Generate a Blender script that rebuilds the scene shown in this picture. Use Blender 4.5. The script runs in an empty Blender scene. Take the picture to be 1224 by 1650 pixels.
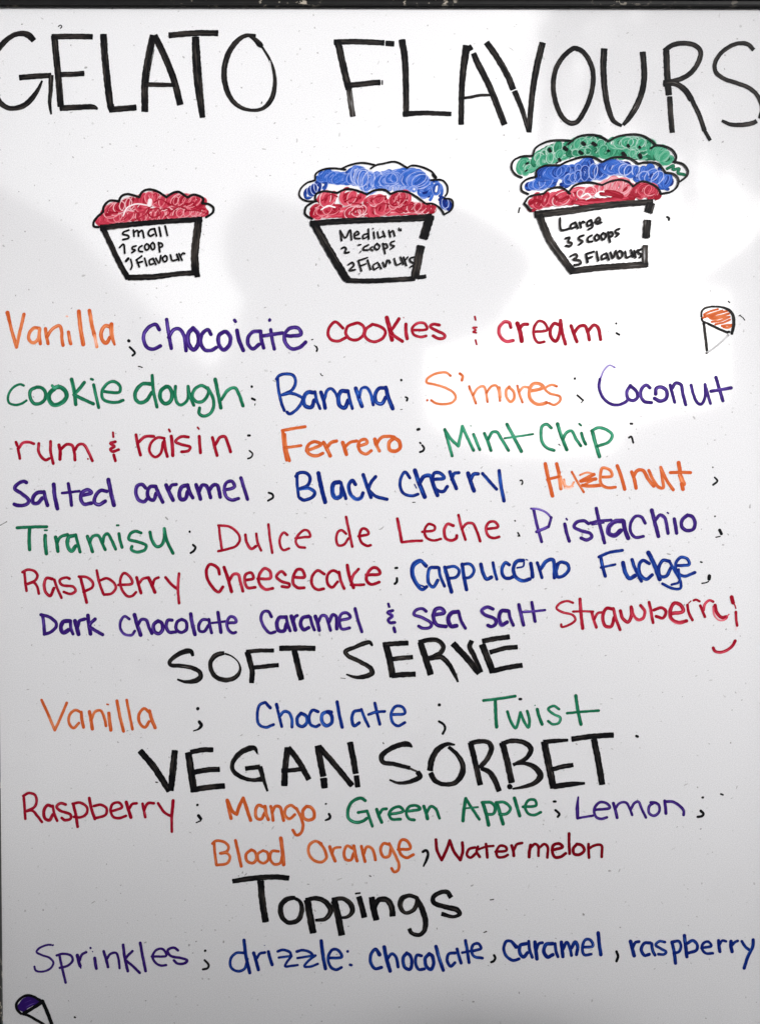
import bpy, bmesh, math, random
from mathutils import Vector
R = math.radians
sc = bpy.context.scene
C = sc.collection

# ------------------------------------------------------------------ camera, sky, sun, exposure
PX = 0.9 / 1224.0            # one photograph pixel on the board, in metres
H = 1.25                     # height of the picture centre above the pavement
D = 1.6                      # camera to board
cam_d = bpy.data.cameras.new('camera'); cam = bpy.data.objects.new('camera', cam_d); C.objects.link(cam)
cam.location = (0, -D, H); cam.rotation_euler = (R(90), 0, 0)
cam_d.sensor_width = 36; cam_d.lens = 36 * D / (1650 * PX); cam_d.clip_end = 500; cam_d.clip_start = 0.01
sc.camera = cam

SUN_EL, SUN_AZ = 18, 145     # azimuth: 180 = straight in front of the board
w = bpy.data.worlds.new('World'); sc.world = w; w.use_nodes = True
nt = w.node_tree; bg = nt.nodes['Background']
sky = nt.nodes.new('ShaderNodeTexSky'); sky.sky_type = 'NISHITA'; sky.sun_disc = False
sky.sun_elevation = R(SUN_EL); sky.sun_rotation = R(SUN_AZ); sky.air_density = 1.0; sky.dust_density = 4.0; sky.ozone_density = 1.0
hs = nt.nodes.new('ShaderNodeHueSaturation'); hs.inputs['Saturation'].default_value = 0.15
nt.links.new(sky.outputs[0], hs.inputs['Color']); nt.links.new(hs.outputs[0], bg.inputs['Color'])
bg.inputs['Strength'].default_value = 0.052
sd = bpy.data.lights.new('sun', 'SUN'); sd.energy = 2.6; sd.angle = R(10); sd.color = (1.0, 0.99, 0.98)
sun = bpy.data.objects.new('sun', sd); C.objects.link(sun)
az = R(SUN_AZ)
sdir = Vector((math.sin(az) * math.cos(R(SUN_EL)), math.cos(az) * math.cos(R(SUN_EL)), math.sin(R(SUN_EL))))
sun.rotation_euler = sdir.to_track_quat('Z', 'Y').to_euler()
sun.location = sdir * 20
vs = sc.view_settings
sc.display_settings.display_device = 'sRGB'
vs.view_transform = 'Standard'; vs.look = 'None'; vs.gamma = 1; vs.use_curve_mapping = False; vs.exposure = 1.2
sc.cycles.transparent_max_bounces = 16
sc.cycles.max_bounces = 6

# ------------------------------------------------------------------ helpers
def bx(px, py, y=0.0):
    """photograph pixel -> point on the board plane (y metres in front is negative)"""
    return Vector(((px - 612) * PX, y, (825 - py) * PX + H))

def link(name, me, mat=None, parent=None):
    o = bpy.data.objects.new(name, me); C.objects.link(o)
    if mat: me.materials.append(mat)
    if parent: o.parent = parent
    return o

def box_bm(bm, x0, x1, y0, y1, z0, z1):
    v = [bm.verts.new((x, y, z)) for x in (x0, x1) for y in (y0, y1) for z in (z0, z1)]
    for f in ((0, 1, 3, 2), (4, 6, 7, 5), (0, 4, 5, 1), (2, 3, 7, 6), (0, 2, 6, 4), (1, 5, 7, 3)):
        bm.faces.new([v[i] for i in f])

def finish(name, bm, mat, parent=None, smooth=False, bevel=0):
    bmesh.ops.recalc_face_normals(bm, faces=bm.faces)
    if bevel:
        bmesh.ops.bevel(bm, geom=list(bm.edges), offset=bevel, segments=2, affect='EDGES', profile=0.6)
    me = bpy.data.meshes.new(name); bm.to_mesh(me); bm.free()
    if smooth:
        for p in me.polygons: p.use_smooth = True
    return link(name, me, mat, parent)

def tag(o, label=None, cat=None, group=None, kind=None):
    if label: o['label'] = label
    if cat: o['category'] = cat
    if group: o['group'] = group
    if kind: o['kind'] = kind
    return o

def mat_new(name):
    m = bpy.data.materials.new(name); m.use_nodes = True
    return m, m.node_tree, m.node_tree.nodes['Principled BSDF']

def N(nt, t, **kw):
    n = nt.nodes.new(t)
    for k, v in kw.items(): setattr(n, k, v)
    return n

def mth(nt, op, a, b=None, c=None, clamp=False):
    n = nt.nodes.new('ShaderNodeMath'); n.operation = op; n.use_clamp = clamp
    for i, x in enumerate((a, b, c)):
        if x is None: continue
        if isinstance(x, (int, float)): n.inputs[i].default_value = x
        else: nt.links.new(x, n.inputs[i])
    return n.outputs[0]

def mix(nt, f, a, b):
    n = nt.nodes.new('ShaderNodeMix'); n.data_type = 'RGBA'
    for i, x in ((0, f), (6, a), (7, b)):
        if isinstance(x, (int, float)): n.inputs[i].default_value = x
        elif isinstance(x, tuple): n.inputs[i].default_value = (*x, 1)
        else: nt.links.new(x, n.inputs[i])
    return n.outputs[2]

def noise(nt, vec, scale, detail=2, rough=0.5):
    n = nt.nodes.new('ShaderNodeTexNoise'); n.inputs['Scale'].default_value = scale
    n.inputs['Detail'].default_value = detail; n.inputs['Roughness'].default_value = rough
    if vec is not None: nt.links.new(vec, n.inputs['Vector'])
    return n.outputs['Fac']

def sstep(nt, x, lo, hi):
    n = nt.nodes.new('ShaderNodeMapRange'); n.interpolation_type = 'SMOOTHSTEP'
    nt.links.new(x, n.inputs[0]); n.inputs[1].default_value = lo; n.inputs[2].default_value = hi
    return n.outputs[0]

WHITE = (0.785, 0.785, 0.81)
GLOSS_IOR, GLOSS_ROUGH = 2.85, 0.05

# ------------------------------------------------------------------ materials
def board_material():
    m, nt, b = mat_new('whiteboard_enamel')
    co = N(nt, 'ShaderNodeTexCoord').outputs['Object']
    grain = noise(nt, co, 900, 1)
    col = mix(nt, sstep(nt, grain, 0.25, 0.75), (0.70, 0.70, 0.722), (0.86, 0.856, 0.882))
    # old rubbed-in ink: faint grey clouds
    cloud = noise(nt, co, 9, 4, 0.6)
    col = mix(nt, mth(nt, 'MULTIPLY', sstep(nt, cloud, 0.55, 0.80), 0.12), col, (0.53, 0.525, 0.56))
    # specks of dirt, each its own voronoi cell; many fine ones, few larger ones
    patchy = noise(nt, co, 4.5, 3, 0.6)
    warp = N(nt, 'ShaderNodeTexNoise'); warp.inputs['Scale'].default_value = 30; nt.links.new(co, warp.inputs['Vector'])
    wv = N(nt, 'ShaderNodeVectorMath', operation='MULTIPLY_ADD'); nt.links.new(warp.outputs['Color'], wv.inputs[0]); wv.inputs[1].default_value = (0.03, 0.03, 0.03); nt.links.new(co, wv.inputs[2])
    for scale, keep, size, dark in ((75, 0.55, 0.08, 0.75), (160, 0.42, 0.15, 0.6), (24, 0.84, 0.03, 0.85)):
        v = N(nt, 'ShaderNodeTexVoronoi'); v.inputs['Scale'].default_value = scale
        mp = N(nt, 'ShaderNodeMapping'); mp.inputs['Rotation'].default_value = (0, 0.5, 0); mp.inputs['Scale'].default_value = (0.85, 0.001, 1)
        nt.links.new(wv.outputs[0], mp.inputs[0]); nt.links.new(mp.outputs[0], v.inputs['Vector'])
        sep = N(nt, 'ShaderNodeSeparateColor'); nt.links.new(v.outputs['Color'], sep.inputs[0])
        on = mth(nt, 'GREATER_THAN', mth(nt, 'MULTIPLY_ADD', patchy, 0.9, mth(nt, 'ADD', sep.outputs[0], -0.45)), keep)
        sz = mth(nt, 'MULTIPLY', sep.outputs[1], size)
        near = mth(nt, 'LESS_THAN', v.outputs['Distance'], sz)
        f = mth(nt, 'MULTIPLY', mth(nt, 'MULTIPLY', on, near), mth(nt, 'MULTIPLY', sep.outputs[2], dark))
        col = mix(nt, f, col, (0.12, 0.115, 0.11))
    nt.links.new(col, b.inputs['Base Color'])
    b.inputs['IOR'].default_value = GLOSS_IOR
    rg = N(nt, 'ShaderNodeMapRange'); nt.links.new(cloud, rg.inputs[0])
    rg.inputs[3].default_value = GLOSS_ROUGH - 0.015; rg.inputs[4].default_value = GLOSS_ROUGH + 0.03
    nt.links.new(rg.outputs[0], b.inputs['Roughness'])
    bp = N(nt, 'ShaderNodeBump'); bp.inputs['Strength'].default_value = 0.02; bp.inputs['Distance'].default_value = 0.002
    nt.links.new(noise(nt, co, 14, 2), bp.inputs['Height']); nt.links.new(bp.outputs[0], b.inputs['Normal'])
    return m

def ink_material(name, deep, light):
    m, nt, b = mat_new(name)
    suv = N(nt, 'ShaderNodeAttribute', attribute_name='suv')
    den = N(nt, 'ShaderNodeAttribute', attribute_name='dens').outputs['Fac']
    mp = N(nt, 'ShaderNodeMapping'); mp.inputs['Scale'].default_value = (0.030, 2.6, 1)
    nt.links.new(suv.outputs['Vector'], mp.inputs[0])
    streak = noise(nt, mp.outputs[0], 1.0, 3, 0.6)
    mp2 = N(nt, 'ShaderNodeMapping'); mp2.inputs['Scale'].default_value = (0.03, 0.3, 1)
    nt.links.new(suv.outputs['Vector'], mp2.inputs[0])
    pool = noise(nt, mp2.outputs[0], 1.3, 2)
    sx = N(nt, 'ShaderNodeSeparateXYZ'); nt.links.new(suv.outputs['Vector'], sx.inputs[0])
    edge = mth(nt, 'POWER', mth(nt, 'ABSOLUTE', sx.outputs[1]), 3.0)
    t = mth(nt, 'MULTIPLY_ADD', streak, 1.9, -0.40)
    t = mth(nt, 'MULTIPLY_ADD', pool, 0.7, t)
    t = mth(nt, 'MULTIPLY_ADD', edge, 0.10, t)
    d = mth(nt, 'MULTIPLY', den, t)
    c1 = mix(nt, sstep(nt, d, 0.0, 0.55), WHITE, light)
    c2 = mix(nt, sstep(nt, d, 0.45, 1.0), c1, deep)
    nt.links.new(c2, b.inputs['Base Color'])
    b.inputs['IOR'].default_value = 1.22; b.inputs['Roughness'].default_value = 0.3
    return m

INK = {
    'black':  ink_material('black_marker_ink', (0.004, 0.004, 0.005), (0.045, 0.038, 0.034)),
    'red':    ink_material('red_marker_ink', (0.25, 0.002, 0.014), (0.56, 0.055, 0.095)),
    'orange': ink_material('orange_marker_ink', (0.46, 0.080, 0.016), (0.69, 0.235, 0.095)),
    'purple': ink_material('purple_marker_ink', (0.026, 0.007, 0.12), (0.13, 0.07, 0.38)),
    'blue':   ink_material('blue_marker_ink', (0.003, 0.013, 0.14), (0.03, 0.125, 0.52)),
    'green':  ink_material('green_marker_ink', (0.006, 0.105, 0.05), (0.045, 0.31, 0.175)),
    'maroon': ink_material('dark_red_marker_ink', (0.15, 0.001, 0.007), (0.30, 0.01, 0.02)),
}

def simple(name, col, rough=0.7, ior=1.45, var=0.25, scale=3):
    m, nt, b = mat_new(name)
    co = N(nt, 'ShaderNodeTexCoord').outputs['Object']
    n = noise(nt, co, scale, 4, 0.6)
    nt.links.new(mix(nt, n, tuple(c * (1 - var) for c in col), tuple(min(1, c * (1 + var)) for c in col)), b.inputs['Base Color'])
    b.inputs['Roughness'].default_value = rough; b.inputs['IOR'].default_value = ior
    return m

def frame_material():
    m, nt, b = mat_new('black_frame_paint')
    co = N(nt, 'ShaderNodeTexCoord').outputs['Object']
    col = mix(nt, noise(nt, co, 60, 4), (0.003, 0.003, 0.004), (0.012, 0.012, 0.012))
    chip = sstep(nt, noise(nt, co, 95, 3, 0.65), 0.575, 0.615)
    zone = sstep(nt, noise(nt, co, 11, 1), 0.46, 0.56)
    ge = N(nt, 'ShaderNodeNewGeometry')
    col = mix(nt, mth(nt, 'MULTIPLY', chip, zone), col, (0.40, 0.36, 0.30))
    nt.links.new(col, b.inputs['Base Color']); b.inputs['Roughness'].default_value = 0.5; b.inputs['IOR'].default_value = 1.3
    return m

M_BOARD = board_material(); M_FRAME = frame_material()

# ------------------------------------------------------------------ setting
bm = bmesh.new()
g = 150
bm.faces.new([bm.verts.new(p) for p in ((-g, -g, 0), (g, -g, 0), (g, g, 0), (-g, g, 0))])
tag(finish('pavement', bm, simple('pavement_asphalt', (0.11, 0.108, 0.105), 0.9)), kind='structure')

# ------------------------------------------------------------------ the whiteboard
board = bpy.data.objects.new('whiteboard', None); C.objects.link(board)
board.location = (0, 0, 0)
tag(board, 'white dry-erase menu board in a black frame, covered in handwritten gelato flavours', 'whiteboard')

XL, XR, YT, YB = -8, 1239, 11, 1745      # inner edges of the frame in photograph pixels
bm = bmesh.new()
a = bx(XL - 16, YB + 16); b_ = bx(XR + 16, YT - 14)
box_bm(bm, a.x, b_.x, 0.0, 0.012, a.z, b_.z)
finish('writing_panel', bm, M_BOARD, board)

def rail(name, quad, y0, y1, y2, inner):
    """a frame rail: quad of photo-pixel corners (outer, outer, inner, inner) with a lower inner lip"""
    bm = bmesh.new()
    o0, o1, i1, i0 = [bx(*q) for q in quad]
    def prism(p, ya, yb):
        f = [bm.verts.new((q.x, ya, q.z)) for q in p]; k = [bm.verts.new((q.x, yb, q.z)) for q in p]
        bm.faces.new(f); bm.faces.new(k[::-1])
        for i in range(4):
            j = (i + 1) % 4
            bm.faces.new((f[i], k[i], k[j], f[j]))
    prism((o0, o1, i1.lerp(o1, inner), i0.lerp(o0, inner)), y0, y2)
    prism((i0.lerp(o0, inner), i1.lerp(o1, inner), i1, i0), y1, y2)
    return finish(name, bm, M_FRAME, board, bevel=0.0006)

rail('frame_rail', ((XL - 30, -22), (XR + 30, -22), (XR, 12.6), (XL, 10.2)), -0.014, -0.009, 0.016, 0.24)
rail('frame_rail', ((XL - 30, YB + 32), (XR + 30, YB + 32), (XR, YB), (XL + 6, YB)), -0.014, -0.009, 0.016, 0.24)
rail('frame_rail', ((-38, -20), (-25, YB + 30), (6.2, YB), (-11, YT)), -0.0145, -0.0095, 0.0155, 0.2)
rail('frame_rail', ((XR + 32, -20), (XR + 32, YB + 30), (XR, YB), (XR, YT)), -0.0145, -0.0095, 0.0155, 0.2)
for sx in (XL + 60, XR - 60):
    bm = bmesh.new(); p = bx(sx, YB + 20)
    box_bm(bm, p.x - 0.016, p.x + 0.016, 0.017, 0.042, 0.0, p.z + 0.3)
    finish('leg', bm, M_FRAME, board, bevel=0.001)

# ------------------------------------------------------------------ marker strokes
rng = random.Random(7)
LAY = 0.00001

def catmull(P, step):
    """P: list of (x, y, w) -> smooth, evenly spaced points"""
    if len(P) == 1: return [P[0]]
    if len(P) == 2: dense = [tuple(P[0][k] + (P[1][k] - P[0][k]) * t / 24 for k in range(3)) for t in range(25)]
    else:
        Q = [tuple(2 * P[0][k] - P[1][k] for k in range(3))] + P + [tuple(2 * P[-1][k] - P[-2][k] for k in range(3))]
        dense = []
        for i in range(1, len(Q) - 2):
            p0, p1, p2, p3 = Q[i - 1:i + 3]
            t0 = 0.0
            def kn(t, a, b): return t + max(1e-3, math.hypot(b[0] - a[0], b[1] - a[1])) ** 0.5
            t1 = kn(t0, p0, p1); t2 = kn(t1, p1, p2); t3 = kn(t2, p2, p3)
            for s in range(14):
                t = t1 + (t2 - t1) * s / 14
                o = []
                for k in range(3):
                    A1 = (t1 - t) / (t1 - t0) * p0[k] + (t - t0) / (t1 - t0) * p1[k]
                    A2 = (t2 - t) / (t2 - t1) * p1[k] + (t - t1) / (t2 - t1) * p2[k]
                    A3 = (t3 - t) / (t3 - t2) * p2[k] + (t - t2) / (t3 - t2) * p3[k]
                    B1 = (t2 - t) / (t2 - t0) * A1 + (t - t0) / (t2 - t0) * A2
                    B2 = (t3 - t) / (t3 - t1) * A2 + (t - t1) / (t3 - t1) * A3
                    o.append((t2 - t) / (t2 - t1) * B1 + (t - t1) / (t2 - t1) * B2)
                dense.append(tuple(o))
        dense.append(P[-1])
    out = [dense[0]]; acc = 0.0
    for a, b in zip(dense, dense[1:]):
        l = math.hypot(b[0] - a[0], b[1] - a[1])
        while l > 0 and acc + l >= step:
            f = (step - acc) / l
            a = tuple(a[k] + (b[k] - a[k]) * f for k in range(3)); out.append(a)
            l = math.hypot(b[0] - a[0], b[1] - a[1]); acc = 0.0
        acc += l
    if math.hypot(out[-1][0] - dense[-1][0], out[-1][1] - dense[-1][1]) > 0.3 * step: out.append(dense[-1])
    return out

class Ink:
    """collects ribbons in photo pixels and builds one mesh"""
    def __init__(s): s.v = []; s.f = []; s.uv = []; s.d = []; s.layer = 0; s.cut = []
    def ribbon(s, P, dens=1.0, cap='round', ends=(1, 1), wob=0.05, endk=0.35):
        if not P: return
        s.layer += 1
        y = -0.00006 - LAY * s.layer
        s.cut.append((len(s.v), len(s.f), sum(p[0] for p in P) / len(P)))
        seed = rng.uniform(0, 100)
        if len(P) == 1:                               # a dot
            x0, y0, wd = P[0]; r = wd / 2; c = len(s.v)
            s.v.append(bx(x0, y0, y)); s.uv.append((0, 0, seed)); s.d.append(dens * 1.5)
            k = 14; st = rng.uniform(0, 6); ex = rng.uniform(0.8, 1.0)
            for i in range(k):
                t = 2 * math.pi * i / k; rr = r * rng.uniform(0.92, 1.08)
                dx, dy = rr * math.cos(t), rr * ex * math.sin(t)
                s.v.append(bx(x0 + dx * math.cos(st) - dy * math.sin(st), y0 + dx * math.sin(st) + dy * math.cos(st), y))
                s.uv.append((dx, dy / max(r, .1), seed)); s.d.append(dens * 1.5)
            for i in range(k): s.f.append((c, c + 1 + i, c + 1 + (i + 1) % k))
            return
        n = len(P); L = 0; prev = None
        S = [0]
        for a, b in zip(P, P[1:]): S.append(S[-1] + math.hypot(b[0] - a[0], b[1] - a[1]))
        tot = S[-1]
        wa, wb, ph, ph2 = rng.uniform(.5, 1), rng.uniform(.3, .8), rng.uniform(0, 6), rng.uniform(0, 6)
        rows = []
        nrm = None
        for i in range(n):
            a = P[max(0, i - 1)]; b = P[min(n - 1, i + 1)]
            dx, dy = b[0] - a[0], b[1] - a[1]; l = math.hypot(dx, dy) or 1
            dx /= l; dy /= l
            u = S[i]; wd = P[i][2]
            wob_l = 1 + wob * (wa * math.sin(u * 0.23 + ph) + wb * math.sin(u * 0.71 + ph2)) + rng.uniform(-.5, .5) * wob
            wob_r = 1 + wob * (wb * math.sin(u * 0.31 + ph2) + wa * math.sin(u * 0.57 + ph)) + rng.uniform(-.5, .5) * wob
            e = 0
            if ends[0]: e += math.exp(-u / (0.55 * wd + .1))
            if ends[1]: e += math.exp(-(tot - u) / (0.55 * wd + .1))
            dd = dens * (1 + endk * 1.6 * min(1, e))
            idx = len(s.v)
            for v, wv in ((-1, wob_l), (-.5, 1), (0, 1), (.5, 1), (1, wob_r)):
                h = wd / 2 * v * wv
                yy = y - 0.9 * LAY * u / max(tot, 1e-6)       # later ink lies over earlier ink
                s.v.append(bx(P[i][0] - dy * h, P[i][1] + dx * h, yy)); s.uv.append((u, v, seed)); s.d.append(dd)
            rows.append((idx, dx, dy, dd, wd, u))
        for r0, r1 in zip(rows, rows[1:]):
            for k in range(4):
                s.f.append((r0[0] + k, r1[0] + k, r1[0] + k + 1, r0[0] + k + 1))
        y0_ = y
        for (idx, dx, dy, dd, wd, u), p, sg in ((rows[0], P[0], -1), (rows[-1], P[-1], 1)):
            bulge = 1.0 if cap == 'round' else 0.22
            k = 7; ring = []; y = y0_ - (0.9 * LAY if sg > 0 else 0)
            for j in range(1, k):
                t = math.pi * j / k
                v = -math.cos(t); q = math.sin(t) * bulge * wd / 2
                if cap != 'round':
                    q = (math.sin(t) ** 0.4) * bulge * wd / 2 * rng.uniform(.7, 1.2)
                h = wd / 2 * v
                ring.append(len(s.v))
                s.v.append(bx(p[0] - dy * h + sg * dx * q, p[1] + dx * h + sg * dy * q, y)); s.uv.append((u + sg * q, v, seed)); s.d.append(dd)
            loop = [idx] + ring + [idx + 4]
            for j in range(len(loop) - 1):
                s.f.append((idx + 2, loop[j], loop[j + 1]))
    def strokes(s, spec, ox, oy, k, width, dens=1.0, cap='round', wob=0.05):
        for st in spec.split('/'):
            wd, dn = width, dens; segs = [[]]
            for tok in st.split():
                if tok[0] == 'w': wd = float(tok[1:]); continue
                if tok[0] == 'd': dn = float(tok[1:]) * dens; continue
                corner = tok.endswith('c'); tok = tok.rstrip('c')
                q = [float(z) for z in tok.split(',')]
                p = (q[0] / k + ox, q[1] / k + oy, (q[2] if len(q) > 2 else wd) / k * 1.05)
                segs[-1].append(p)
                if corner: segs.append([p])
            segs = [g for g in segs if len(g) > 1 or (g and len(segs) == 1)]
            for i, g in enumerate(segs):
                s.ribbon(catmull(g, 1.3), dn, cap, (i == 0, i == len(segs) - 1), wob)
    def build(s, name, mat, parent, label=None):
        me = bpy.data.meshes.new(name)
        me.from_pydata([tuple(v) for v in s.v], [], s.f)
        at = me.attributes.new('suv', 'FLOAT_VECTOR', 'POINT'); at.data.foreach_set('vector', [c for u in s.uv for c in u])
        at = me.attributes.new('dens', 'FLOAT', 'POINT'); at.data.foreach_set('value', s.d)
        # all faces look out of the board, towards the reader (-y)
        bm = bmesh.new(); bm.from_mesh(me)
        fl = [f for f in bm.faces if f.normal.y > 0]
        bmesh.ops.reverse_faces(bm, faces=fl); bm.to_mesh(me); bm.free()
        o = link(name, me, mat, parent)
        if label: o['label'] = label
        return o

def W(name, label, col, ox, oy, width, spec, k=4.0, dens=1.0, cap='round', wob=0.05, more=(), words=()):
    """one word (label), or several: words = ((x where the next word starts, its label), ...)"""
    ink = Ink(); ink.strokes(spec, ox, oy, k, width, dens, cap, wob)
    for (ox2, oy2, k2, w2, sp2) in more: ink.strokes(sp2, ox2, oy2, k2, w2, dens, cap, wob)
    edges = [-1e9] + [x for x, _ in words] + [1e9]
    for lo, hi, lab in zip(edges, edges[1:], [label] + [l for _, l in words]):
        sub = Ink()
        for i, (v0, f0, cx) in enumerate(ink.cut):
            if not lo <= cx < hi: continue
            v1, f1 = (ink.cut[i + 1][:2] if i + 1 < len(ink.cut) else (len(ink.v), len(ink.f)))
            o = len(sub.v) - v0
            sub.v += ink.v[v0:v1]; sub.uv += ink.uv[v0:v1]; sub.d += ink.d[v0:v1]
            sub.f += [tuple(q + o for q in f) for f in ink.f[f0:f1]]
        if sub.v: sub.build(name, INK[col], board, lab)

# ------------------------------------------------------------------ headings
K1 = 1224 / 320
W('heading_lettering', 'large black capitals GELATO cut by the left edge', 'black', 0, 30, 34,
  '210,135 185,108,40 150,93,36 100,97,30 50,125,32 10,165 -25,215 -45,290 -45,380 -25,460 0,515,34 45,548,30 90,553,30 150,535,34 200,490,32 240,430,22 262,382,12'
  '/w34 122,364 200,357 316,350,32c 314,440,26 308,520,22 317,590,12'
  '/w40 336,105 345,200 360,350 376,540/w34 322,112 440,110 572,112/w32 372,345 450,343 519,338/w36 372,552 480,547,34 575,545,30 604,557,14'
  '/w42 639,98 645,200 660,360 680,520 690,560/w36 676,562 760,555 840,548'
  '/w42 945,105 920,220 895,380 894,572/w40 953,105 1010,220 1070,370 1112,530/w28 890,405 980,408 1078,409,24'
  '/d.12 w4 672,235 684,330 694,420 702,525/w4 952,190 930,300 914,420 909,520/w3 928,108 905,250/w3 985,150 1040,280 1085,390/d1 w36 1043,104 1120,96 1224,89 1343,90/w54 1206,115,44 1211,240,50 1223,400,50 1249,608,34', K1, 0.92, 'flat', 0.04,
  more=[(280, 30, K1, 32, '505,106,20 450,104,24 400,130,30 340,210,34 312,310,34 315,390,34 345,480,30 400,540,26 480,565,20 550,553,24 600,500,30 622,420,26 618,330,20 590,250,16 545,175,14'
        '/d.15 w4 172,240 184,400 196,560/w3 140,78 152,92/d.2 w5 592,260 606,340/d1 w24 470,110,16 500,128,26 530,160,34 545,172,24/w6 543,512 540,526')])
W('heading_lettering', 'large black capitals FLAVOURS running off the right edge', 'black', 280, 30, 34,
  'w34 988,146 1090,142 1224,146 1295,150/w34 1306,152 1355,156/w42 1010,140 1050,320 1078,435/d.62 w34 1080,440 1090,520 1103,602/d.9 w34 1068,412 1150,405 1224,396 1272,394/w30 1282,394 1286,394', K1, 0.95, 'flat', 0.04,
  more=[(600, 30, K1, 38,
   '181,132,42 198,240,40 205,400,38 207,600,36/w34 188,590 300,582,30 483,588,28'
   '/w48 580,168 563,280,42 550,420,36 545,652,34/w36 590,170 605,195/ 622,215,32 640,260 720,420 812,652/w18 540,492 600,485 660,473 745,472,14'
   '/w38 702,148 760,230 830,350 866,436/w34 874,448 920,560,30 958,690,24/w40 1046,150 1010,300 985,450,36 962,700,32'),
   (904, 30, K1, 30,
   '100,184 75,184 20,225 -30,300 -50,390 -42,490 0,600 50,643 90,640 130,590 175,490 195,390 190,310 160,240 120,195 92,186'
   '/w40 263,187 258,290,38 265,420,36 285,540,34 320,630,28 370,662,18/w36 500,207 508,300 508,380 490,470 450,560 410,620,30 380,656,20'
   '/w38 645,198 650,330 660,470/w32 666,482 672,590 682,702/w30 633,200 680,165 750,152 820,165 855,200 850,250 810,320 750,365 690,385 630,395/w36 628,402 700,402,32 760,440 800,500/w28 802,500 850,600 880,690/w22 880,690 915,750'
   '/w26 1182,193 1150,160 1100,152 1040,170 980,215 945,275 950,330 1000,370 1070,395 1140,420 1195,460 1224,510 1235,560 1222,615/w28 1200,632 1180,643 1110,655 1040,652,24 988,630,18')])
W('heading_lettering', 'black capitals SOFT', 'black', 260, 1020, 32,
  '205,148,18 190,118,30 150,120,34 90,150,28 55,185,26 60,205,26 130,212,26 200,225,28 250,255,28 252,285,32 225,305,34 160,315,22 103,299,12'
  '/w30 405,128,26 350,145,32 318,190,28 322,240,28 355,285,30 420,303,30 480,283,28 508,240,18 497,190,10 455,150,10 410,133,14'
  '/w36 555,122 570,180 585,240,34 582,322,32/w26 548,120 640,113 725,113/w28 585,224 670,215 755,206/w34 762,99 870,97 990,99/w38 857,114 880,210 902,300', cap='flat')
W('heading_lettering', 'black capitals SERVE', 'black', 550, 1010, 34,
  '200,122,14 180,100,26 150,105,30 90,130,26 25,160,28 40,185,28 120,225,28 190,270,30 197,298,34 150,320,30 90,325,22 30,306,10'
  '/w42 285,112 310,210 330,322/w32 268,116 350,108 430,105/w30 325,208 400,200 458,195/w34 325,315 400,308 476,305'
  '/w40 508,100 540,200 575,308/w30 498,100 560,85 620,88 655,125 640,165 600,188 560,205c 640,195,34 690,240,30 730,310,24 750,356,12'
  '/w40 718,108 800,195 886,298/w32 838,90 825,130 850,180 900,292,26/w42 905,115 935,190 975,293/w32 907,92 1000,75 1082,65/w30 955,165 1050,138 1132,130/w32 975,285 1070,262 1163,248', cap='flat')
W('heading_lettering', 'black capitals VEGAN', 'black', 210, 1180, 38,
  '64,120 150,220,42 252,378/w44 288,118,38 275,250 262,375,36/w44 375,132 390,240 412,383/w32 390,128 460,114 533,112/w34 400,260 490,243 576,238/w36 408,370 500,355 608,345'
  '/w32 820,138,10 800,102,30 750,110,36 690,150,32 658,205,28 665,250,28 720,290,28 790,308,24 850,300,36/w28 742,234 836,222,32c 855,290,26 884,380,14'
  '/w42 1015,100 1000,210,38 992,343/w36 1018,100 1080,180 1150,303/w28 975,248 1050,243 1108,237', cap='flat',
  more=[(450, 1180, 4.0, 40, '247,88 265,190 283,282/w42 285,297 292,357/w36 255,92 350,200 468,343/w38 455,65 480,190 492,265/w34 496,280 505,352')])
W('heading_lettering', 'black capitals SORBET', 'black', 450, 1180, 30,
  '856,96,10 832,78,34 780,80,34 700,115,32 658,155,34 665,190,30 740,205,28 840,230,26/d.6 840,232,16 890,255,12/ 890,255 905,285,34 850,315,28 770,327,20 708,306,12'
  '/w32 1130,80,12 1080,76,26 1020,110,36 980,180,38 970,246,38/w34 974,262 1000,310,32 1060,335,28 1130,325,32 1175,270,38 1180,210,34 1150,150,28 1090,94,22', cap='flat',
  more=[(700, 1170, 4.0, 34, 'w36 230,108 260,230 293,378/w30 225,112 290,98 345,105 365,140,34 345,200,32 290,268/w26 300,272 350,295,34 385,345,36 415,418,34'
         '/w40 435,108 465,220 495,363/w28 432,112 500,95,30 580,108,32 620,150,34 590,205,28 505,250,22/ 520,245,16 580,240,24 650,270,36 680,320,40 650,362,32 570,392,22 500,404,12/w36 483,390'
         '/w44 705,102 730,230 765,398/w28 700,102 780,95 858,90,18/w30 750,280 820,262 890,250/w34 765,390 870,375 968,368,16/w34 882,84 1010,66 1150,57/w40 1025,85 1050,210 1078,375')])
W('heading_lettering', 'black word Toppings with a long crossed T', 'black', 360, 1400, 34,
  '60,80,30 180,62 330,52 422,60/w42 240,78 250,200 272,342/w32 462,186,26 410,195,32 370,240,34 378,310,32 420,346,28 480,330,32 506,260,30 490,208,24 460,190,20'
  '/w44 540,202 555,290 578,412/w26 530,200 600,190,30 660,215,34 690,270,34 660,320,28 592,332,18/w42 714,208 735,290 762,426/w28 700,200 770,192 820,230,34 830,275,32 800,308,22 740,316,16'
  '/w36 872,180 890,240 908,312/w12 848,160 882,155/w40 955,184 965,250 985,328/w38 968,250 1000,200,34 1050,200,36 1080,235,38 1090,304', cap='flat',
  more=[(500, 1410, 4.0, 32, '692,150,24 640,132,26 590,152,34 578,200,32 610,243,24 660,228,26 690,170,32 682,142,24c 715,210,36 740,290,36 733,358,30 700,386,26 650,372,26 636,346,26'
         '/w26 905,144,32 880,110,30 835,112,28 790,145,30 795,178,30 870,205,32 945,225,34 963,250,26 920,268,22 845,250,30')])

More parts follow.
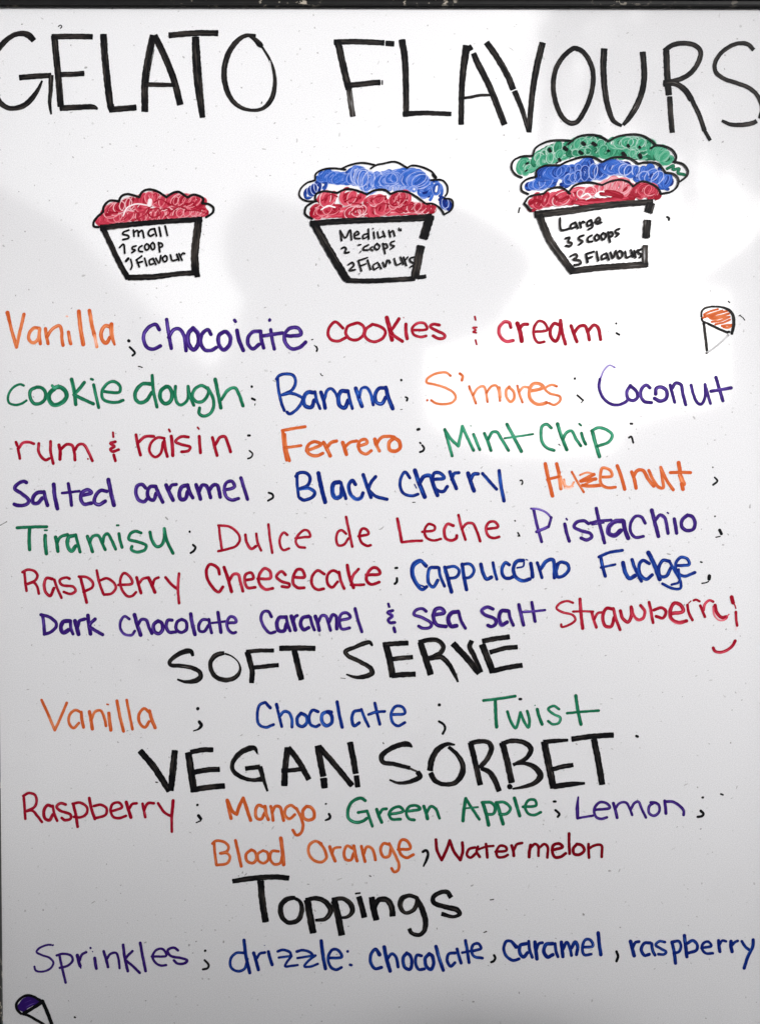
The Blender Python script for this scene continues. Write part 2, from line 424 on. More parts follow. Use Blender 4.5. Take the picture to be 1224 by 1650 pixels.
# ------------------------------------------------------------------ flavour words
F = 'flavour_lettering'
W(F, 'orange word Vanilla starting the gelato list', 'orange', 0, 490, 21,
  'd1.4 50,55,26 66,120/ 64,115,18 75,160 108,278c 130,180 157,64/255,155 220,155 190,190 190,230 215,250 245,230 258,160c 255,200 262,256/295,158 300,200 312,255/305,210 340,160 385,140 400,180 400,220 408,266/443,180 450,225 458,256'
  '/w26 510,47 520,150 538,260/w24 578,42 595,140 610,200/d.5 612,205 626,275/w24 718,150 680,140 655,180 660,230 685,252 710,215/w26 720,130 722,200 740,260,16/d.3 w10 430,78 438,80', dens=0.82)
W(F, 'purple word chocolate with its l half rubbed out', 'purple', 200, 490, 24,
  '228,165 205,132 165,145 130,190 128,235 150,280 190,290 235,270/d.85 275,100 290,200 305,285/288,215 320,165 355,160 385,200 400,300/w28 d1 445,155 415,190 418,260 450,295 480,250 475,190 445,155/w24 560,195 540,165 505,190 495,250 520,295 560,298 595,280'
  '/w26 640,180 610,205 612,260 640,295 675,270 685,215 660,180 645,178/w26 d1.2 728,170 740,230 768,298/w22 712,104 718,112/d1 w24 880,175 830,180 800,215 800,260 830,288 870,260/ 880,175 885,230 900,283/w22 945,165 955,230 968,290/d.85 895,205 960,195 1020,186/d1.3 938,103'
  '/d1 1035,203 1080,205 1140,195 1122,155 1070,155 1035,195 1040,250 1080,288 1130,280 1170,245')
W(F, 'red word cookies', 'red', 480, 490, 20,
  '290,155 240,115 200,155 195,200 215,230 260,238 310,215/365,125 320,145 308,190 335,225 380,230 420,200 425,150 390,122 365,125/480,130 440,160 430,205 460,235 500,242 550,215 562,175 530,145 480,130'
  '/w28 572,88 590,160 605,230/w22 650,95 615,150 590,180 620,205 672,240/w26 590,165 605,190/w22 695,130 695,180 703,223/w8 680,88/w18 735,168 830,160 815,125 775,122 735,155 745,195 790,212 825,205'
  '/910,135 870,130 850,145 890,170 945,200 940,218 905,222 870,205', dens=1.0,
  more=[(740, 490, 4, 12, '98,80 103,102/110,150 85,152 105,168 85,180 108,185/103,232 110,260'),
        (740, 490, 4, 22, 'd.75 330,150 320,120 290,115 255,155 260,205 300,240 345,235/w28 372,125 390,180 400,238/w22 385,160 410,132 438,130/w18 475,180 565,165 545,120 510,110 480,150 480,210 505,248 545,243'
         '/640,135 610,125 585,160 590,215 620,240 645,180 650,105c 660,180 682,258/w22 718,140 735,190 755,243/735,190 770,145 805,140 825,180 835,230/830,170 865,135 890,150 908,228')], words=((748, 'red ampersand between cookies and cream'), (790, 'paler red word cream')))
W(F, 'green word cookie', 'green', 0, 585, 20,
  'w16 155,145 130,137 85,160 55,210 60,255 100,270 140,262 172,242/w22 240,155 200,175 195,215 220,260 255,262 290,235 295,190 270,160 240,155/w28 360,158 320,200 320,240 350,270 400,255 430,220 425,185 390,155 360,158/w18 d.5 338,145 352,160 380,145'
  '/d1 w24 463,105 480,180 490,266/w22 545,125 510,170 478,205c 530,230 603,263/605,140 620,210 638,288/w16 588,103 600,107/w20 665,183 770,187 775,150 740,120 700,128 660,180 665,230 700,250 760,252 795,240', dens=1.0,
  more=[(200, 585, 4, 21, 'w24 175,135 120,135 75,185 75,230 100,255 140,245 180,190/182,80 190,180 213,283/w25 270,152 238,180 235,230 265,262 300,245 310,200 290,155 270,152/w20 332,150 330,200 345,260 370,270 410,235 413,150c 425,210 450,272'
         '/540,165 500,145 455,170 440,215 470,250 510,245 545,190 540,160c 575,230 575,290 550,330 510,342 485,325 487,290/w23 588,105 605,190 625,290/d.85 628,235 670,175 715,160 740,200 767,276')], words=((208, 'green word dough'),))
W(F, 'dark blue word Banana', 'blue', 430, 585, 20,
  '68,95 75,170 95,260 112,306/62,104 80,80 120,70 170,80 185,120 165,170 100,205c 150,195 205,210 230,230 215,270 180,310 145,328 130,316/w26 300,190 260,190 238,225 245,275 285,285 305,240/310,185 320,240 342,293/w24 348,188 365,240 375,290/368,240 390,175 415,165 440,190 460,235'
  '/w27 520,182 480,182 460,222 470,275 500,288 525,240/522,178 535,240 550,293/d.8 w26 572,163 590,220 612,278/d.9 595,220 610,165 640,158 665,190 685,270/w24 760,160 720,165 697,205 707,255 740,262 765,220/w26 765,158 785,230 810,293', dens=1.0)
W(F, "pale orange word S'mores", 'orange', 660, 585, 16,
  '262,82 235,62 195,62 150,75 110,105 108,125 160,138 230,160 285,195 295,225 270,255 220,265 165,258 138,240/112,240/w18 322,68 340,85 335,112/d1.2 382,150 388,170/d1 385,165 400,195 425,260/w16 408,205 440,160 475,150 490,190 500,250/495,190 525,150 555,145 575,190 580,243/w22 d.7 575,160 580,220'
  '/d.9 w18 640,152 620,175 625,225 650,250 672,225 668,185 640,157/d1 692,147 705,200 725,253/d.8 705,185 730,155 765,157/w22 770,180 830,170 860,155 830,132 790,137 770,175 775,230 810,262 850,265 880,255/945,150 915,140 870,165 900,195 965,215 968,240 930,270 895,258', dens=0.72)
W(F, 'purple word Coconut with a faint top on its C', 'purple', 900, 585, 22,
  'd.4 w12 358,28 325,14 290,45 268,95/d1 w20 263,105 258,160 285,225 330,262 380,270 430,250 447,232/d.95 w22 460,145 437,185 445,230 475,242 503,225 500,185 460,147/585,160 560,142 530,170 527,215 550,248 595,255/w24 622,200 627,162 660,155 692,180 690,228 650,245 615,228'
  '/w21 d1.1 715,142 730,200 745,253/727,165 750,130 785,140 797,200 816,268/w20 850,142 865,200 890,255 915,265 940,220 940,138c 957,200 975,260/d.95 1010,92 1030,160 1055,243/978,182 1040,172 1108,160')
W(F, 'red word rum', 'red', 0, 675, 19,
  'd.8 105,150 113,172/d1 118,190 124,220 130,255/d.9 122,190 150,155 190,150 220,160/252,158 250,205 265,240 295,265 320,255/328,145 328,210 345,288/d1.1 w22 382,168 390,210 388,260/w20 395,195 430,165 465,170 480,210 485,265/485,200 510,165 540,165 570,210 597,270/w12 568,258'
  '/w15 730,88 732,116/745,147 712,157 740,178 712,195 725,210 766,198/735,232 745,270', dens=1.0,
  more=[(190, 675, 4, 20, '118,103 130,170 147,233/135,150 175,115 232,112/w18 300,125 260,120 215,155 205,210 240,246 275,225 292,150/w20 300,140 308,200 320,243/w22 345,112 352,170 355,236/w14 330,68 337,82/w19 455,117 410,114 372,145 410,165 468,182 455,205 412,212'
         '/525,112 528,160 533,218/w12 515,55 523,65/w20 610,120 625,180 640,236/630,165 660,118 690,115 710,160 727,213')], words=((165, 'red ampersand between rum and raisin'), (205, 'red word raisin')))
W(F, 'orange word at the middle of the third line', 'orange', 430, 675, 21,
  'w22 103,80 108,140 115,200 128,265/w20 115,100 122,180 145,270/w20 100,75 170,62 246,50/w18 110,185 160,180 220,172/w21 255,205 310,185 350,165 310,147 272,162 257,200 275,228 320,238 360,222'
  '/w24 365,152 385,190 408,238/w22 390,180 415,152 450,142/w24 488,152 500,190 512,228/w20 500,185 535,152 580,142/w20 590,175 645,155 635,132 600,142 588,175 605,213 640,226 672,205/w26 d.8 695,132 705,165/d.7 w20 708,175 725,208/d1 705,160 740,118 780,112 820,117/w24 820,120 787,155 792,200 825,208 855,190 852,145 820,122', dens=0.95)
W(F, 'green word Mint with a long crossbar on its t', 'green', 700, 675, 20,
  '65,68 85,140 112,238/65,72 105,130 152,175c 168,100 178,47c 210,120 250,203/250,100 268,145 290,198/w10 232,45/w21 320,94 340,140 362,203/345,130 370,87 400,85 430,130 475,203/w22 465,35 500,100 558,210/w14 450,125 540,112 633,98'
  '/w20 750,58 720,34 692,47 684,90 692,150 720,185 768,203/w23 790,32 815,110 850,198/825,130 850,87 880,77 910,130 940,173/w20 945,92 955,130 972,163/w14 930,32 942,42/w24 1015,82 1030,140 1060,243/w20 1010,77 1050,57 1110,72 1143,105 1120,148 1047,176', dens=0.78, words=((866, 'green word Chip'),))
W(F, 'purple word Salted', 'purple', 0, 740, 24,
  '172,150 155,142 110,165 97,190 140,220 188,268 170,292 120,298 94,290/w25 285,212 240,217 214,250 217,282 245,283 275,250/285,210 295,255 308,298/w26 348,162 355,240 372,318/w22 442,158 455,230 463,298/w18 402,218 460,212 513,205/w24 d.9 522,235 592,215 570,197 532,212 522,250 542,288 592,283'
  '/690,207 650,202 617,237 612,280 640,293 680,270/w27 700,132 715,210 736,296', dens=1.05,
  more=[(200, 740, 4, 24, 'd.9 140,185 115,162 87,172 77,215 97,263 130,273 153,250/205,175 170,177 152,212 162,253 190,263 207,220/205,177 225,224 250,276/w26 272,167 290,210 316,263/w22 290,195 310,167 338,162/d1 w26 410,167 375,177 357,220 367,258 395,255 410,210/410,167 425,215 443,248'
         '/w25 465,165 480,210 493,256/485,205 505,167 530,172 545,200 558,248/550,200 575,167 600,167 612,200 620,243/w22 645,200 712,177 695,142 660,152 647,190 660,243 695,263 738,253/w22 753,120 775,190 796,258')], words=((208, 'purple word caramel after Salted'),))
W(F, 'dark blue word Black', 'blue', 450, 735, 22,
  'w20 115,112 115,180 125,263/107,130 130,107 175,110 198,140 185,185 130,212c 190,207 228,235 215,263 155,283 132,270/w28 d1.15 252,110 270,200 295,296/w28 d.9 385,167 350,177 342,230 360,268 395,258 402,200/395,170 415,230 428,273/w24 490,182 470,157 447,187 462,250 500,278 528,265 538,238'
  '/d1 w24 540,120 560,180 590,265/w22 620,132 590,170 572,215c 620,258 693,278', dens=1.05,
  more=[(620, 735, 4, 22, 'w20 160,140 130,102 107,130 97,190 120,240 175,256 213,245/w28 193,92 215,160 256,263/w26 220,180 250,132 290,127 310,180 338,253/w22 315,150 382,140 350,107 315,112 310,170 330,215 375,228 402,195'
         '/w24 418,102 435,150 460,210/d.85 430,150 445,112 475,107/d1 w26 535,110 550,160 573,223/w24 550,155 570,117 600,114/w21 628,112 670,160 718,213/w23 735,94 745,180 766,288/w8 190,182 202,205')], words=((635, 'dark blue word Cherry'),))
W(F, 'orange word Hazelnut with its a smudged', 'orange', 860, 735, 22,
  'w24 72,50 90,140 118,256/w23 145,50 160,110/d.7 158,110 172,210/d1 w18 85,150 160,132/d.5 w11 172,130 180,165 195,195/d.45 w13 192,150 202,190 235,195 256,168/d.35 w10 195,205 225,210 250,195/d.9 w15 243,102 275,160 320,233/d.7 w12 295,122 340,106 386,116/385,118 330,145 302,161/300,161 350,153 396,147/w13 394,149 345,172 313,187/312,188 360,193 428,187'
  '/d.85 w19 432,135 500,127 490,92 440,77 427,120 432,180 470,203 523,200/d1 w22 535,62 560,130 583,213/628,102 645,150 656,206/640,130 665,92 700,92 735,150 770,193/w20 738,92 765,150 800,198 830,205 827,150 815,72c 850,150 896,218/w25 930,42 938,92/d.6 w30 940,125 962,180/d1 w24 950,180 958,213/w20 877,106 940,104 1008,106', dens=0.98)
W(F, 'green word Tiramisu', 'green', 0, 820, 20,
  'd1.1 112,122 200,117 303,115/w23 193,127 190,190 193,263/w24 293,172 293,220 301,288/w12 290,138 305,138/w23 360,182 368,220 375,273/d.9 372,215 390,182 438,165/d.85 w25 480,172 445,182 437,235 462,272 490,240/490,167 500,210 518,278/d1 w22 565,177 580,220 598,276/580,215 600,177 635,172 655,210 680,263/665,215 675,172 695,160 720,200 747,260'
  '/768,160 775,200 788,248/w14 755,106 766,106/w20 910,155 875,144 842,160 832,195 880,210 943,235 935,263 880,278 847,260 852,242/w21 968,150 980,200 1010,243 1040,235 1060,190 1060,127c 1075,200 1116,286/w7 905,174', dens=0.98)
W(F, 'red word Dulce', 'red', 270, 820, 17,
  '332,112 340,190 352,268/328,107 400,115 455,160 466,200 440,240 390,258 327,273/w19 502,167 510,215 540,258 570,240/572,160 580,215 603,268/650,100 660,190 675,283/772,168 750,152 727,180 724,230 745,265 783,255/825,190 880,182 920,177 905,142 880,137 837,175 827,215 845,243 885,250', dens=1.0,
  more=[(540, 820, 4, 18, 'w17 70,160 40,137 17,150 7,200 20,235 55,230 85,190/70,52 88,140 110,243/150,177 215,160 200,132 175,127 157,165 167,213 205,238 228,234/w20 400,64 415,140 428,212/w18 430,215 490,208 558,205/w17 560,148 638,135 640,112 600,98 575,140 587,185 630,203 680,194'
         '/w20 760,108 725,97 702,135 712,190 750,203 778,190 782,172/w18 793,40 810,110 838,198/815,130 845,95 885,95 910,140 933,208/970,130 1048,115 1025,82 990,87 970,125 987,175 1020,188 1055,180')], words=((530, 'red word de'), (620, 'red word Leche')))
W(F, 'purple word Pistachio', 'purple', 800, 800, 20,
  '237,85 257,180 288,292/d.6 w14 220,78 270,82 320,105 348,135/d1 w18 350,135 335,190/d.7 332,195 255,228/d1 w22 437,178 448,230 466,288/w13 447,143 452,150/w22 590,175 560,157 512,167 497,195 540,220 598,237 612,258 580,280 542,268/w23 640,77 660,170 693,298/w20 600,172 650,160 735,152/w10 612,183 690,170'
  '/w30 d.95 810,157 760,162 720,200 722,240 760,250 797,220/w28 815,160 825,215 845,268/w20 955,172 930,132 895,127 862,170 862,230 890,263 943,257/w25 997,88 1015,160 1040,256/w22 1015,160 1050,120 1080,138 1102,238/w23 1142,145 1150,190 1157,236/w11 1097,104 1104,108', dens=1.05,
  more=[(918, 800, 4, 23, '755,120 722,150 717,190 745,218 788,213 804,175 788,132 755,120')])
W(F, 'red word Raspberry in the gelato list', 'red', 20, 885, 18,
  '80,152 85,210 93,268/67,148 100,132 145,142 163,170 150,200 95,225c 140,215 163,245 172,286/w20 260,192 222,187 207,225 217,278 245,300 270,250/272,197 290,250 318,313/w18 370,190 350,182 307,200 320,230 395,242 408,270 375,288 332,275/w20 442,187 460,260 480,343/w18 430,177 480,180 518,212 518,243 460,275'
  '/545,137 560,210 588,288/570,200 610,187 658,220 668,250 640,285 592,293/685,230 773,220 758,177 720,154 697,195 707,260 745,303 775,300 798,277/w20 802,182 815,230 830,283/815,225 840,192 880,182/w22 880,187 900,230 920,278/905,230 920,192 943,182/w19 988,182 1030,230 1062,255/d.85 1075,157 1068,250 1075,348', dens=1.02,
  more=[(310, 885, 4, 19, 'w20 175,160 165,122 117,97 92,130 102,200 168,276 198,242/d1.1 w22 205,117 230,190 253,273/d.9 w20 240,200 265,162 295,162 310,210 326,270/w19 340,200 393,187 380,152 345,162 337,205 357,248 406,245/w20 d.85 422,190 503,185 500,142 465,124 432,165 432,220 470,258 518,252/d1 w19 600,165 575,142 542,175 570,205 626,225 620,243 577,240'
         '/w20 650,180 723,178 705,132 675,132 650,180 652,225 680,248 720,248/850,160 808,137 772,175 772,230 805,260 846,255/945,155 905,137 872,165 872,222 900,246 935,210/945,147 955,200 978,253/w21 998,103 1010,170 1038,248/d.9 1070,128 1035,170 1022,210/w18 1022,230 1060,230 1106,228/w20 1120,165 1208,157 1190,122 1160,120 1127,160 1122,200 1150,226 1203,212')], words=((310, 'red word Cheesecake'),))
W(F, 'blue word Cappuccino with rewritten letters', 'blue', 580, 885, 20,
  'w22 425,110 385,72 342,97 332,155 362,225 400,260 428,242/w12 d.8 432,105 400,80 350,110 345,160 375,225 410,240/w22 d.95 500,117 450,122 437,165 442,220 470,243 500,200/507,120 515,170 543,238/w25 545,117 565,190 588,275/w20 560,117 610,112 638,140 620,178 575,188/w24 657,97 667,170 685,260/w20 660,97 710,97 733,135 710,178 667,188'
  '/w24 777,97 790,150 815,193 845,180/855,87 865,140 880,193/w22 960,100 935,87 912,130 927,180 960,188 988,175/w24 1050,72 1010,77 987,120 1002,180 1050,203 1092,192/w12 1010,120 1050,110 1055,85/d1.1 w24 1098,92 1105,130 1110,178/w8 1068,66 1078,70', dens=0.98,
  more=[(860, 880, 4, 22, 'd1.1 w20 20,107 35,150 50,203/d.95 w24 40,150 80,97 120,87 130,140 130,203/w22 155,112 142,165 152,198 185,193 223,150 215,117 175,103 147,117'
         '/w22 430,75 440,130 458,193/w20 417,70 480,42 568,27/w16 430,138 480,127 523,118/w26 572,107 587,170 615,208 650,190/w22 630,87 648,140 690,225/740,112 700,92 677,117 682,180 720,213 760,185/w28 735,42 770,110 808,213/w22 870,97 830,92 802,140 812,193 850,193 880,140'
         '/w18 872,100 905,160 943,230 940,272 890,272 826,242/w20 925,125 998,117 985,82 945,72 912,110 922,170 965,193 1035,170/w16 930,150 933,230 885,248')], words=((945, 'blue word Fudge with thick rewritten letters'),))
W(F, 'purple word Dark', 'purple', 40, 965, 21,
  'w22 d.95 117,108 125,170 128,228/105,102 160,117 203,155 203,180 170,213 127,228/w27 290,142 250,147 234,190 250,218 285,200/297,142 297,185 312,226/w27 325,142 335,180 348,228/w22 342,180 355,142 388,130/w25 408,107 415,165 425,226/w22 455,130 425,160 420,180c 450,200 503,231'
  '/w18 d.9 675,130 645,112 620,142 617,190 645,228 690,233 710,207/d1.05 w25 708,102 725,165 748,233/730,165 755,132 785,138 800,180 820,223/w24 d1 860,142 832,165 837,210 865,224 888,200 883,155 860,142/w22 950,137 925,137 912,175 930,213 973,213/1010,132 982,150 977,195 1010,216 1043,195 1038,145 1010,132/w24 1070,97 1080,160 1098,230', dens=1.03,
  more=[(300, 965, 4, 20, '145,135 105,135 82,170 87,205 115,210 145,170/147,132 155,180 165,220/w22 205,87 215,150 225,216/w16 168,155 210,150 253,145/w20 262,155 323,148 310,120 285,114 264,150 272,198 300,220 320,215/w20 550,115 530,82 500,82 482,120 502,180 540,220 573,212/w25 640,117 600,122 584,160 597,203 630,206 648,160/645,114 655,165 670,206/w26 678,112 690,150 704,200/w20 690,145 700,117 716,107'
         '/w24 790,112 752,122 737,160 757,198 790,185/800,117 810,160 826,200/w24 832,112 845,150 858,203/850,150 875,107 900,112 915,150 930,203/w22 920,150 945,102 965,112 970,193/985,140 1058,118 1035,90 1000,97 987,140 1002,193 1053,187/w20 1088,62 1105,130 1132,213'),
        (600, 960, 4, 20, 'w17 102,52 108,70/130,95 97,107 128,130 102,155 112,173 143,172/138,207 145,233/w20 d.9 345,100 320,82 277,95 267,120 320,140 380,180 370,203 320,208 297,195/w24 390,125 463,107 440,80 407,87 392,130 412,185 473,198/w27 550,102 507,112 487,150 507,196 540,193/555,104 570,160 598,210'
         '/w22 775,85 740,72 702,95 720,120 788,150 793,180 765,198 742,190/w25 870,97 832,97 814,140 832,187 865,170/878,98 885,140 906,190/w22 942,57 955,115 972,188/1025,42 1035,100 1047,166/d.85 w16 960,105 1030,100 1110,92')], words=((180, 'purple word Chocolate after Dark'), (400, 'purple word Caramel with a capital C'), (612, 'purple ampersand before sea salt'), (655, 'purple word sea'), (765, 'purple word salt')))
W(F, 'red word Strawberry with a broken y', 'red', 880, 955, 20,
  'w19 w16 170,65 130,54 82,72 64,100 100,125 170,145 185,175 150,205 97,220 94,205/w22 215,42 220,120 232,230/w15 170,122 240,120 300,122/d.8 w20 290,125 302,170 320,223/w17 308,170 330,132 358,127/d1 w22 425,105 385,102 362,150 377,213 415,218 435,160/430,102 447,170 473,238/w22 475,117 490,165 525,190 545,150 545,92/d.75 548,100 560,145 590,175 620,165 632,120 605,82'
  '/d1 660,62 672,120 685,193/w20 690,112 740,97 768,120 750,163 705,152/w24 d.9 795,135 878,120 865,82 825,67 797,110 802,165 850,193 900,182', dens=0.98,
  more=[(1100, 950, 9.871, 45, 'd1 w45 66,245 88,370 145,485/w38 d1 165,172 200,160 258,186/w20 85,215 120,182/w44 d1 270,255 310,350 345,435/d.7 w42 320,330 350,222 420,170 475,192/d1.05 w55 505,250 525,350 580,425 620,445 685,432/d.5 w28 475,270 490,400 560,480 630,490 690,455/d1 w62 768,120 792,210/w22 d.75 800,215 822,255 836,300/d.95 w42 835,355 842,480 856,575/w48 825,815 780,895 690,965 580,998 500,975 475,925/d.5 w22 690,430 725,395/d.22 w14 838,590 836,640')])
W(F, 'orange word Vanilla under the words SOFT SERVE', 'orange', 50, 1110, 18,
  'd1.3 70,72 115,170/d1 113,166 155,266c 190,190 232,90/325,152 285,137 250,170 247,220 275,253 310,220/w20 325,150 330,200 340,248/w22 378,147 388,200 397,258/w18 390,200 415,147 450,140 475,190 485,240/w22 503,157 508,210 516,266/w10 490,99 500,101/w20 555,77 575,180 598,273/618,72 635,160 655,260/w19 765,152 730,127 697,165 702,220 735,248 763,210/w22 765,142 780,200 801,250', dens=0.97)
W(F, 'dark blue word Chocolate under the words SOFT SERVE', 'blue', 390, 1110, 19,
  'd1.2 182,122,22 150,87/d.95 150,87 115,102 99,160 107,225 150,248 203,230/w22 d1.2 222,100 228,125/d1 230,138 238,170 256,243/w20 d.8 240,180 270,147 300,152 320,190 322,246/d1 w22 380,157 357,185 360,230 390,243 418,215 413,175 380,157/w20 490,147 455,137 432,180 442,230 475,243 498,232/w23 575,150 550,147 517,165 517,215 545,238 578,215 573,165 550,147'
  '/w22 612,84 625,160 645,248/w21 765,137 722,147 707,195 722,238 755,218/768,132 790,190 816,243/w20 855,92 870,160 887,228/815,165 860,150 918,145/960,165 1048,157 1033,117 990,112 960,160 972,220 1005,238 1048,217', dens=1.0)
W(F, 'green word Twist', 'green', 680, 1110, 19,
  'd1.1 394,75 480,65 598,47/w22 d1 470,77 472,150 478,246/548,147 570,210 600,253 618,210 632,152c 655,210 683,248 690,200 675,144/w21 740,132 752,180 771,228/w9 725,106/w17 880,130 845,110 810,130 850,165 888,185 880,218 840,228 810,208/w22 988,44 1000,130 1021,228/w17 d1.1 932,157 1020,148 1136,140', dens=0.97)
W(F, 'red word Raspberry under the words VEGAN SORBET', 'red', 20, 1270, 18,
  '75,57 80,120 85,198/72,50 105,32 145,42 158,75 145,120 85,150c 130,145 163,180 192,218/w21 255,117 227,110 205,145 212,195 240,206 262,170/262,114 272,165 290,210/w19 345,105 310,97 287,120 310,145 375,170 378,195 340,206 320,192/w20 395,107 410,170 422,248/w18 390,100 440,94 483,125 478,165 440,188 397,185'
  '/w20 497,64 510,130 533,198/w18 527,115 570,107 608,130 603,170 540,193/635,150 708,122 690,94 650,100 634,140 652,185 690,193 733,178/w22 735,90 750,140 765,188/755,130 775,102 803,97/840,100 850,150 858,188/w19 850,140 875,97 913,97/940,97 980,155 1026,182/w21 1037,80 1028,180/d.75 w18 1028,180 1028,225/d1 1028,230 1029,280', dens=1.1)
W(F, 'orange word Mango', 'orange', 300, 1270, 19,
  'd1.3 w23 265,78 275,125/d1 w21 272,120 290,195/d1.1 w22 267,82 300,150 326,168c 345,110 368,64c 390,130 416,208/w20 500,122 465,110 447,145 457,195 485,198 505,160/w22 508,117 515,165 530,203/545,117 555,160 560,208/w20 555,155 575,117 605,122 618,165 628,208/w19 705,130 675,110 642,130 637,175 665,198 700,170/710,130 740,190 753,240 740,288 712,303 687,270/w21 775,117 752,145 757,190 790,206 823,190 823,150 800,122 775,117', dens=1.0)
W(F, 'green word Green', 'green', 300, 1270, 19,
  'w21 1153,80 1125,64 1070,87 1042,140 1047,195 1090,220 1135,213 1163,195/1107,157 1165,147c 1180,190 1199,246', dens=1.02,
  more=[(590, 1260, 4, 19, 'w22 67,177 82,220 99,260/w19 85,205 105,177 130,173/145,210 238,187 215,160 170,172 147,205 162,238 220,240/255,190 348,173 320,152 275,160 257,200 277,238 310,245/w22 370,157 385,200 394,238/390,195 415,157 445,172 471,233'
         '/d.95 w22 640,107 628,180 622,250/640,107 680,170 727,240/w13 632,170 718,162/w23 750,137 770,200 787,278/w20 745,132 800,132 828,160 820,203 772,210/w23 840,137 860,200 880,270/835,132 890,132 928,170 905,203 857,209/w22 953,104 970,160 987,218/w18 1008,160 1093,150 1085,117 1045,117 1022,160 1042,203 1080,213 1123,195')], words=((735, 'green word Apple'),))
W(F, 'purple word Lemon', 'purple', 850, 1260, 17,
  'w22 324,98,12 318,160 320,232/w16 320,233 370,225 418,217/w18 430,180 528,165 505,137 460,132 427,175 437,223 470,238 508,228/w20 550,137 565,190 574,230/560,175 590,137 630,132 655,170 671,213/660,180 685,137 710,127 735,180 760,230/w18 815,132 782,155 780,200 810,218 843,195 843,150 815,132 790,132/w20 880,122 885,160 888,203/w19 882,127 930,127 980,157 1002,185 1002,212', dens=1.08)
W(F, 'orange word Blood', 'orange', 330, 1335, 18,
  'd1.2 60,87 65,160/d1 65,155 75,233/50,97 70,80 125,87 153,115 145,145 100,160c 145,160 163,185 145,223 77,236/w20 d1.05 198,77 215,150 235,243/w19 300,137 267,165 272,208 310,223 333,195 323,150 300,137/375,142 342,165 347,208 380,223 408,200 403,155 375,142/475,147 432,147 422,195 447,230 485,223 498,180/w24 490,62 500,140 508,232', dens=0.98,
  more=[(490, 1335, 4, 19, 'd.9 110,97 70,82 32,110 30,160 60,203 110,216 143,190 128,130 95,88/d1 w21 165,117 180,165 200,210/w17 180,160 195,127 233,121/w19 310,127 277,112 257,150 267,198 300,203 318,160/w21 320,112 330,170 341,210/368,114 380,165 392,213/w19 382,165 405,117 435,127 450,160 459,203'
         '/545,102 510,97 492,135 512,183 545,178 558,130/d.9 548,97 590,180 610,230 603,268 580,280 563,257/605,135 683,127 665,82 630,72 610,110 622,165 660,188 703,168')], words=((480, 'orange word Orange'),))
W(F, 'dark red word Watermelon', 'maroon', 690, 1335, 18,
  'w20 48,72 55,140 85,203c 115,140 137,77c 165,150 205,203c 220,150 218,90/w18 300,122 262,132 247,170 270,188 305,160/318,117 310,150 330,183/w19 370,100 375,140 379,186/w16 320,135 370,117 418,112/w18 432,150 503,140 495,117 460,112 437,150 447,183 485,183 510,170/w20 535,110 545,140 549,176/w18 548,140 570,102 603,93'
  '/w21 657,107 650,145 648,183/655,125 685,100 705,112 708,176/712,125 745,100 766,117 765,188/w20 795,140 863,118 840,97 805,107 797,145 812,183 850,183 883,160/w19 905,32 905,90 908,163/w20 955,100 932,130 937,163 970,168 1003,140 985,107 955,100/1030,100 1030,140 1033,188/w18 1032,130 1070,108 1112,108 1115,183', dens=1.15)
W(F, 'dark purple word Sprinkles', 'purple', 40, 1500, 16,
  'w14 170,90 150,90 97,110 77,135 110,155 163,175 186,205 165,243 110,263 72,255 64,230/182,92/w17 225,157 240,230 265,333/w16 207,158 250,147 300,160 310,190 280,223 227,238/w22 340,157 350,200 358,225/w12 362,238/w17 355,190 370,152 397,137/d.9 w20 452,175 455,200 463,243/w16 425,110/w9 438,133/w19 d1 510,132 525,180 538,233/w16 530,180 555,147 590,142 605,180 612,240'
  '/w19 635,90 645,170 665,260/w17 695,130 660,165 647,185c 690,220 742,270/w19 745,77 760,160 780,258/w16 820,165 913,158 890,117 850,122 824,165 847,208 880,223 912,220/w17 988,125 960,107 922,125 940,160 1010,175 1048,190 1030,208 985,210 962,190', dens=1.25)
W(F, 'dark blue word drizzle', 'blue', 340, 1490, 18,
  '215,182 165,182 127,220 130,275 170,300 215,285 235,220/w22 213,100 225,200 250,310/w22 275,182 290,230 305,290/w18 290,225 315,187 348,179/w21 370,174 380,215 394,258/w8 345,133/w18 430,172 460,162 508,177 516,197/w16 437,212 490,205 518,203c 490,240 477,268 520,265 558,260/w18 552,173 590,164 638,177 653,193/w16 557,215 620,205 673,198c 630,230 602,268 640,270 688,252'
  '/w23 710,104 720,190 737,283/w19 755,215 843,206 815,162 780,162 754,215 772,273 805,290 840,275/w20 880,172/895,258 904,260', dens=1.12)
W(F, 'dark blue word chocolate in the toppings line', 'blue', 580, 1490, 21,
  '125,193,26 100,157 72,187 67,240 97,283 138,275/w25 155,144 170,220 193,298/w20 175,220 205,187 230,207 245,273/w22 300,182 277,215 287,273 320,288 333,250 323,200 300,182/w20 395,200 365,197 357,245 377,288 413,285/w23 445,187 420,215 427,270 455,288 473,250 463,200 445,187/w23 488,140 510,220 535,293/w20 612,182 572,187 560,230 582,268 610,245/w21 624,157 635,200 650,248'
  '/w21 678,102 690,170 701,243/w17 657,180 718,168/w19 720,170 778,152 760,122 730,127 717,160 732,203 788,215', dens=1.08)
W(F, 'dark blue word caramel in the toppings line', 'blue', 780, 1490, 20,
  '205,143,26 170,107 142,107 124,150 142,203 185,230 223,220/w23 270,122 232,132 227,180 250,208 278,180/285,107 290,160 308,210/w24 325,112 330,160 338,220/w20 335,160 350,122 373,116/w24 440,122 397,127 382,175 407,208 440,193/455,122 460,170 473,206/w23 495,112 500,160 505,206/505,160 530,112 550,150 560,198/w22 560,150 585,110 600,140 592,193'
  '/w19 630,145 698,137 680,97 650,97 630,150 642,193 688,190/w23 732,52 740,130 749,193', dens=1.08)
